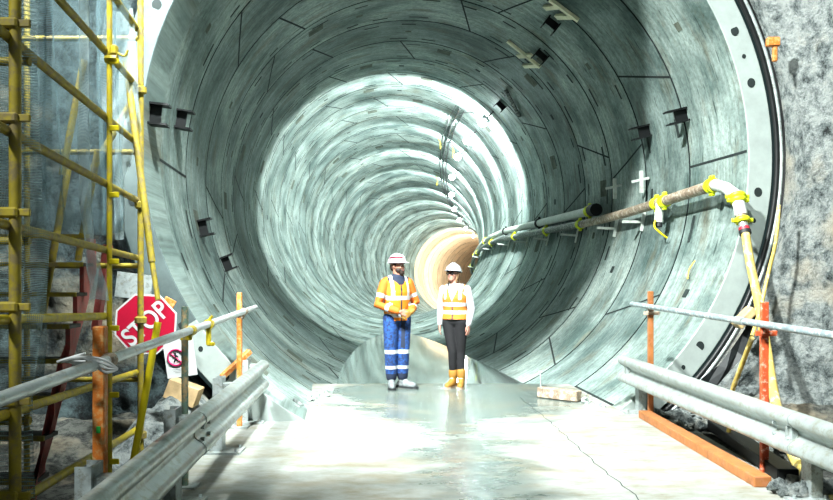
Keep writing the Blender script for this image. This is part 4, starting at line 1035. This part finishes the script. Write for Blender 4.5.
def sole(bm, ankle, yaw, s=1.0):
    a = Vector(ankle); f = Vector((math.sin(yaw), -math.cos(yaw), 0)); sd = Vector((math.cos(yaw), math.sin(yaw), 0)); pts = []
    for u, w in ((-0.085, 0.0), (-0.078, 0.03), (-0.04, 0.042), (0.03, 0.040), (0.10, 0.052), (0.17, 0.048), (0.205, 0.028), (0.218, 0), (0.205, -0.028), (0.17, -0.048), (0.10, -0.050), (0.03, -0.040), (-0.04, -0.042), (-0.078, -0.03)):
        pts.append(f*u*s+sd*w*s)
    v0 = [bm.verts.new(Vector((a.x, a.y, 0.0))+p) for p in pts]; v1 = [bm.verts.new(Vector((a.x, a.y, 0.028))+p) for p in pts]
    bm.faces.new(v0[::-1]); bm.faces.new(v1); n = len(pts)
    for i in range(n): bm.faces.new((v0[i], v0[(i+1) % n], v1[(i+1) % n], v1[i]))

def person_man():
    root = thing('person', 'bearded person in orange hi-vis jacket, blue trousers and striped white helmet, hands clasped', 'person', P(397, 388, 11.7)*1.0)
    root.location.z = 0
    T = math.radians(28); H = math.radians(62)
    B = lambda x, y, z: rz((x, y, z), T)
    hipz = 0.93
    # joints (person frame: +x photo right, -y towards the camera)
    hips = B(0, 0.01, hipz); chest = B(0, 0.0, 1.28); neck = B(0, 0.01, 1.50); 
    sh = [B(-0.180, 0.01, 1.42), B(0.180, 0.01, 1.42)]
    el = [B(-0.285, 0.00, 1.135), B(0.285, 0.00, 1.15)]
    wr = [B(-0.075, -0.245, 1.045), B(0.085, -0.235, 1.035)]
    hj = [B(-0.095, 0.0, 0.92), B(0.095, 0.0, 0.92)]
    kn = [Vector((-0.085, -0.06, 0.50)), Vector((0.085, 0.0, 0.50))]
    an = [Vector((-0.075, -0.03, 0.11)), Vector((0.075, 0.03, 0.11))]
    yaw = [math.radians(5), math.radians(58)]
    Hm = Matrix.Translation(neck+Vector((0.015, 0, 0.045))) @ Matrix.Rotation(H, 4, 'Z') @ Matrix.Rotation(math.radians(-2), 4, 'X')
    def torso(bm, e=0.0, zlo=0.92):
        bmt = bmesh.new()
        for pts, rs in (([(0, .01, zlo), (0, .005, 1.03), (0, 0, 1.15), (0, 0, 1.30), (0, .008, 1.41), (0, .012, 1.465)], [(.168+e, .115+e), (.162+e, .112+e), (.163+e, .115+e), (.178+e, .122+e), (.165+e, .105+e), (.10+e, .075+e)]),):
            capsule(bmt, pts, rs, 28)
        bmesh.ops.rotate(bmt, cent=(0, 0, 0), matrix=Matrix.Rotation(T, 3, 'Z'), verts=bmt.verts)
        me = bpy.data.meshes.new('x'); bmt.to_mesh(me); bmt.free(); bm.from_mesh(me); bpy.data.meshes.remove(me)
    bm = bmesh.new(); torso(bm, 0.0, 1.02)
    bh = bmesh.new(); head_geo(bh); bmesh.ops.transform(bh, matrix=Hm, verts=bh.verts); me = bpy.data.meshes.new('x'); bh.to_mesh(me); bh.free(); bm.from_mesh(me); bpy.data.meshes.remove(me)
    capsule(bm, [neck+Vector((0, 0, -0.06)), neck+Vector((0.01, 0, 0.03)), Hm @ Vector((0, 0.01, 0.06))], [0.062, 0.058, 0.060])
    for i, s in ((0, -1), (1, 1)):
        capsule(bm, [sh[i], sh[i].lerp(el[i], .5), el[i], el[i].lerp(wr[i], .4), wr[i]], [.056, .048, .040, .038, .027])
        capsule(bm, [hj[i], hj[i].lerp(kn[i], .5), kn[i], kn[i].lerp(an[i], .35), an[i]], [.088, .074, .056, .054, .038])
        capsule(bm, [Vector((an[i].x, an[i].y, .05)), Vector((an[i].x+math.sin(yaw[i])*.15, an[i].y-math.cos(yaw[i])*.15, .04))], [.034, .03])
    hand(bm, wr[0], B(0.85, -0.25, -0.35)-B(0, 0, 0), B(0.2, 1, -0.1), Vector((0, 0, 1)), 0.9)
    hand(bm, wr[1], B(-0.8, -0.35, -0.40), B(-0.2, 1, 0), Vector((0, 0, 1)), 0.9)
    remesh(bm, 0.0055, 'body', [M['skin']], root, smooth_it=2)
    bm = bmesh.new(); hand(bm, wr[1], B(-0.8, -0.35, -0.40), B(-0.2, 1, 0), Vector((0, 0, 1)), 0.9, 0.0035); capsule(bm, [wr[1]-B(-.8, -.35, -.4)*0.05, wr[1]], [0.036, 0.034])
    remesh(bm, 0.0055, 'glove', [M['glove']], root)
    # jacket: torso in yellow orange over orange sleeves
    bm = bmesh.new(); torso(bm, 0.022, 0.90)
    for i in (0, 1):
        capsule(bm, [sh[i], sh[i].lerp(el[i], .5), el[i], el[i].lerp(wr[i], .45), el[i].lerp(wr[i], .88)], [.072, .067, .062, .056, .047])
    capsule(bm, [B(-0.15, 0.01, 1.455), B(0, 0.01, 1.50), B(0.15, 0.01, 1.455)], [.055, .070, .055])
    def matj(c):
        q = rz(c, -T); x, y, z = q.x, q.y, q.z
        for i in (0, 1):
            # sleeve membership
            a, b, w_ = sh[i], el[i], wr[i]
            best = 9; loc = 0
            for s0, s1, o_ in ((a, b, 0), (b, w_, 1)):
                d = s1-s0; t = max(0, min(1, (c-s0).dot(d)/d.dot(d))); dist = (c-(s0+d*t)).length
                if dist < best: best = dist; loc = o_+t
            sgn = -1 if i == 0 else 1
            onarm = best < 0.088 and (x*sgn > 0.175 or loc > 0.9)
            if onarm:
                if 0.50 < loc < 0.68 or 1.38 < loc < 1.54: return 1
                return 2
        if 0.965 < z < 1.015 or 1.195 < z < 1.25: return 1
        if abs(abs(x)-0.115) < 0.022 and z > 1.24: return 1
        if z > 1.455 and abs(x) < 0.16 : return 3
        if y < 0 and z > 1.40 and abs(x) < 0.03+(z-1.40)*0.9: return 3
        if abs(x) < 0.010 and y < 0: return 3
        return 0
    remesh(bm, 0.008, 'jacket', [M['hivis_y'], M['silver'], M['hivis'], M['navy']], root, matj, 2, cut=lambda c: c.z < 0.915 or (c-neck).xy.length < 0.05 and c.z > 1.5)
    bm = bmesh.new(); tube(bm, [neck+B(0.072*math.cos(a), 0.072*math.sin(a), 0.0)+Vector((0, 0, 0.005+0.012*math.sin(a))) for a in [-PI/2+0.35+q*(2*PI-0.7)/20 for q in range(21)]], [(0.012, 0.030)]*21, 8)
    o = obj('collar', bm, M['navy'], None, True); o.parent = root
    # trousers
    bm = bmesh.new()
    for i in (0, 1):
        capsule(bm, [hj[i]+Vector((0, 0, .03)), hj[i].lerp(kn[i], .5), kn[i], kn[i].lerp(an[i], .5), an[i]+Vector((0, 0, 0.05))], [.108, .098, .084, .080, .074])
    capsule(bm, [B(-0.07, .01, 0.94), B(0.07, .01, 0.94)], [.118, .118])
    def matt(c):
        if 0.47 < c.z < 0.525 or 0.265 < c.z < 0.31: return 1
        if c.x > 0.055 and c.z > 0.55 and c.x < 0.11+0.0*c.z: return 2
        if c.z < 0.2: return 2
        return 0
    remesh(bm, 0.009, 'trousers', [M['denim'], M['silver'], M['navy']], root, matt, 2)
    for i in (0, 1):
        bm = bmesh.new(); boot(bm, an[i], yaw[i], s=1.12); o = remesh(bm, 0.008, 'boot', [M['boot_grey']], root)
        bm = bmesh.new(); sole(bm, an[i], yaw[i], 1.15); o2 = obj('sole', bm, M['rubber'], None); o2.parent = o
        bm = bmesh.new(); f = Vector((math.sin(yaw[i]), -math.cos(yaw[i]), 0)); sd = Vector((math.cos(yaw[i]), math.sin(yaw[i]), 0))
        for k in range(4):
            c = Vector((an[i].x, an[i].y, 0.085+0.022*k))+f*(0.088-0.016*k); tube(bm, [c-sd*0.022, c+Vector((0, 0, 0.006)), c+sd*0.022], 0.005, 6)
        o2 = obj('laces', bm, M['ink'], None); o2.parent = o
    helmet(root, Hm, True); face_bits(root, Hm, False)
    bm = bmesh.new()
    for c, r in (((0, -0.060, 0.018), (0.044, 0.040, 0.040)), ((0, -0.055, -0.005), (0.034, 0.032, 0.030)), ((-0.050, -0.030, 0.052), (0.020, 0.040, 0.036)), ((0.050, -0.030, 0.052), (0.020, 0.040, 0.036)), ((0, -0.084, 0.064), (0.026, 0.012, 0.007)), ((-.028, -.075, .045), (.012, .018, .022)), ((.028, -.075, .045), (.012, .018, .022))): ell(bm, c, r)
    remesh(bm, 0.005, 'beard', [M['hair_dark']], root, world=Hm)
    bm = bmesh.new()
    for c, r in (((0, 0.060, 0.095), (0.068, 0.048, 0.060)), ((-0.066, 0.010, 0.118), (0.014, 0.03, 0.03)), ((0.066, 0.010, 0.118), (0.014, 0.03, 0.03))): ell(bm, c, r)
    remesh(bm, 0.006, 'hair', [M['hair_dark']], root, world=Hm)
    return root

def person_woman():
    root = thing('person', 'person in white helmet, orange vest over white shirt, black trousers and tan boots', 'person', P(455, 387.5, 11.75))
    root.location.z = 0
    T = math.radians(-20); H = math.radians(-34)
    B = lambda x, y, z: rz((x, y, z), T)
    neck = B(-0.01, 0.01, 1.40)
    sh = [B(-0.165, 0.01, 1.335), B(0.165, 0.01, 1.335)]
    el = [B(-0.215, 0.03, 1.07), B(0.225, 0.03, 1.07)]
    wr = [B(-0.205, -0.03, 0.86), B(0.20, -0.03, 0.86)]
    hj = [B(-0.085, 0.0, 0.88), B(0.085, 0.0, 0.88)]
    kn = [Vector((-0.035, -0.03, 0.48)), Vector((0.075, -0.01, 0.48))]
    an = [Vector((-0.025, 0.0, 0.11)), Vector((0.085, -0.02, 0.11))]
    yaw = [math.radians(-28), math.radians(-8)]
    Hm = Matrix.Translation(neck+Vector((-0.025, -0.005, 0.04))) @ Matrix.Rotation(H, 4, 'Z') @ Matrix.Rotation(math.radians(-8), 4, 'X') @ Matrix.Diagonal((.95, .95, .95, 1))
    def torso(bm, e=0.0, zlo=0.88, hi=True):
        bmt = bmesh.new()
        pts = [(0, .01, zlo), (0, .005, .98), (0, 0, 1.08), (0, -.008, 1.22), (0, .004, 1.32), (0, .010, 1.37)]
        capsule(bmt, pts, [(.160+e, .112+e), (.148+e, .10+e), (.132+e, .095+e), (.148+e, .112+e), (.138+e, .09+e), (.085+e, .065+e)], 28)
        bmesh.ops.rotate(bmt, cent=(0, 0, 0), matrix=Matrix.Rotation(T, 3, 'Z'), verts=bmt.verts)
        me = bpy.data.meshes.new('x'); bmt.to_mesh(me); bmt.free(); bm.from_mesh(me); bpy.data.meshes.remove(me)
    bm = bmesh.new(); torso(bm, 0.0, 1.02)
    bh = bmesh.new(); head_geo(bh, True); bmesh.ops.transform(bh, matrix=Hm, verts=bh.verts); me = bpy.data.meshes.new('x'); bh.to_mesh(me); bh.free(); bm.from_mesh(me); bpy.data.meshes.remove(me)
    capsule(bm, [neck+Vector((0, 0, -0.05)), neck+Vector((-.01, 0, 0.03)), Hm @ Vector((0, 0.01, 0.06))], [0.050, 0.046, 0.050])
    for i in (0, 1):
        capsule(bm, [sh[i], sh[i].lerp(el[i], .5), el[i], el[i].lerp(wr[i], .4), wr[i]], [.044, .040, .034, .032, .024])
        capsule(bm, [hj[i], hj[i].lerp(kn[i], .5), kn[i], kn[i].lerp(an[i], .35), an[i]], [.085, .068, .050, .048, .034])
        capsule(bm, [Vector((an[i].x, an[i].y, .05)), Vector((an[i].x+math.sin(yaw[i])*.13, an[i].y-math.cos(yaw[i])*.13, .04))], [.03, .027])
    hand(bm, wr[0], B(-0.05, -0.15, -1), B(1, 0.2, 0), B(0, -1, 0), 0.45, s=0.93)
    hand(bm, wr[1], B(0.05, -0.15, -1), B(-1, 0.2, 0), B(0, -1, 0), 0.45, s=0.93)
    remesh(bm, 0.0055, 'body', [M['skin_pale']], root)
    # shirt
    bm = bmesh.new(); torso(bm, 0.010, 0.95)
    for i in (0, 1):
        capsule(bm, [sh[i], sh[i].lerp(el[i], .5), el[i], el[i].lerp(wr[i], .45), el[i].lerp(wr[i], .95)], [.062, .060, .054, .050, .040])
    remesh(bm, 0.008, 'shirt', [M['shirt']], root, None, 2, cut=lambda c: (abs(rz(c, -T).x) < 0.15 and c.z < 0.925) or (rz(c, -T).y < 0 and c.z > 1.325 and abs(rz(c, -T).x) < (c.z-1.325)*0.7))
    bm = bmesh.new()
    for s in (-1, 1):
        tube(bm, [neck+B(s*0.055, 0.03, 0.0), neck+B(s*0.055, -0.04, -0.01), neck+B(s*0.018, -0.095, -0.095)], [(0.010, 0.024), (0.010, 0.028), (0.008, 0.010)], 8)
    o = obj('shirt_collar', bm, M['shirt'], None, True); o.parent = root
    # vest
    bm = bmesh.new(); torso(bm, 0.030, 0.92)
    capsule(bm, [B(-0.125, 0.01, 1.355), B(0, 0.02, 1.37), B(0.125, 0.01, 1.355)], [.050, .060, .050])
    def cutv(c):
        q = rz(c, -T)
        if c.z < 0.935: return True
        if c.z > 1.40 and abs(q.x) < 0.075: return True
        if q.y < 0 and c.z > 1.17 and abs(q.x) < (c.z-1.17)*0.40: return True
        if (Vector((abs(q.x), 0, q.z))-Vector((0.185, 0, 1.30))).length < 0.048: return True
        return False
    def matv(c):
        q = rz(c, -T)
        if 1.005 < c.z < 1.055 or 1.110 < c.z < 1.160: return 1
        if abs(abs(q.x)-0.105) < 0.020 and c.z > 1.20: return 1
        if abs(q.x) < 0.009 and q.y < 0: return 2
        return 0
    remesh(bm, 0.008, 'vest', [M['vest'], M['silver'], M['navy']], root, matv, 2, cut=cutv)
    bm = bmesh.new()
    for i in (0, 1):
        capsule(bm, [hj[i]+Vector((0, 0, .02)), hj[i].lerp(kn[i], .5), kn[i], kn[i].lerp(an[i], .5), an[i]+Vector((0, 0, 0.09))], [.098, .082, .062, .056, .048])
    capsule(bm, [B(-0.06, .01, 0.92), B(0.06, .01, 0.92)], [.112, .112])
    remesh(bm, 0.008, 'trousers', [M['blackcloth']], root)
    for i in (0, 1):
        bm = bmesh.new(); boot(bm, an[i], yaw[i], s=1.0); capsule(bm, [an[i]+Vector((0, 0, 0.06)), an[i]+Vector((0, 0, 0.11))], [.062, .064]); o = remesh(bm, 0.008, 'boot', [M['boot_tan']], root)
        bm = bmesh.new(); sole(bm, an[i], yaw[i], 1.03); o2 = obj('sole', bm, M['rust'], None); o2.parent = o
        bm = bmesh.new(); f = Vector((math.sin(yaw[i]), -math.cos(yaw[i]), 0)); sd = Vector((math.cos(yaw[i]), math.sin(yaw[i]), 0))
        for k in range(4):
            c = Vector((an[i].x, an[i].y, 0.085+0.022*k))+f*(0.080-0.014*k); tube(bm, [c-sd*0.020, c+Vector((0, 0, 0.006)), c+sd*0.020], 0.004, 6)
        o2 = obj('laces', bm, M['wood_pale'], None); o2.parent = o
    helmet(root, Hm, False); face_bits(root, Hm, True)
    bm = bmesh.new()
    for c, r in (((0, 0.058, 0.085), (0.072, 0.052, 0.075)), ((0, 0.065, 0.030), (0.062, 0.040, 0.055)), ((-0.070, 0.010, 0.085), (0.016, 0.034, 0.062)), ((0.070, 0.010, 0.085), (0.016, 0.034, 0.062)), ((-0.066, -0.01, 0.03), (0.014, 0.024, 0.045)), ((0.066, 0.0, 0.03), (0.014, 0.028, 0.05))): ell(bm, c, r)
    remesh(bm, 0.006, 'hair', [M['hair_blond']], root, world=Hm)
    return root
person_man(); person_woman()

# ------------------------------------------------------------------ light, sky, camera
w = bpy.data.worlds.new('cavern'); bpy.context.scene.world = w; w.use_nodes = True
bg = w.node_tree.nodes['Background']; bg.inputs[0].default_value = (0.50, 0.78, 0.78, 1); bg.inputs[1].default_value = 0.07
sun = bpy.data.lights.new('shaft_daylight', 'SUN'); sun.energy = 4.0; sun.angle = math.radians(4.0); sun.color = (0.95, 1.0, 0.98)
so = bpy.data.objects.new('shaft_daylight', sun); COL.objects.link(so)
dirv = Vector((0.47, 0.81, -1.0)); so.rotation_euler = dirv.to_track_quat('-Z', 'Y').to_euler(); so.location = (0, 0, 12)
fl = bpy.data.lights.new('high_flood', 'SPOT'); fl.energy = 14000; fl.spot_size = math.radians(50); fl.spot_blend = 0.6; fl.shadow_soft_size = 0.5; fl.color = (0.94, 1.0, 0.98)
fo = bpy.data.objects.new('high_flood', fl); COL.objects.link(fo); tp = Vector((-2.3, 11.0, 0.8)); fo.location = tp-Vector((-0.35, 0.82, -1.0))*9
fo.rotation_euler = Vector((-0.35, 0.82, -1.0)).to_track_quat('-Z', 'Y').to_euler()
f2 = bpy.data.lights.new('high_flood', 'SPOT'); f2.energy = 21000; f2.spot_size = math.radians(60); f2.spot_blend = 0.6; f2.shadow_soft_size = 0.35; f2.color = (0.96, 1.0, 0.97)
fo2 = bpy.data.objects.new('high_flood', f2); COL.objects.link(fo2); d2 = Vector((0.85, 0.80, -0.90)); fo2.location = Vector((3.3, 11.2, 1.6))-d2*9.5
fo2.rotation_euler = d2.to_track_quat('-Z', 'Y').to_euler()
ar = bpy.data.lights.new('work_light', 'AREA'); ar.energy = 40; ar.size = 3.0; ar.color = (0.93, 1.0, 0.96)
ao = bpy.data.objects.new('work_light', ar); COL.objects.link(ao); ao.location = (1.0, -1.5, 4.5)
ao.rotation_euler = (Vector((0.5, 11, 1.8))-ao.location).to_track_quat('-Z', 'Y').to_euler()

cam = bpy.data.cameras.new('camera'); co = bpy.data.objects.new('camera', cam); COL.objects.link(co)
co.location = (0, 0, EYE); co.rotation_euler = (PI/2, 0, 0)
cam.sensor_width = 36; cam.lens = F/833*36; cam.shift_y = 20/833; cam.clip_end = 400
sc_ = bpy.context.scene; sc_.camera = co
sc_.view_settings.view_transform = 'Standard'; sc_.view_settings.look = 'Medium High Contrast'; sc_.view_settings.exposure = 0.0
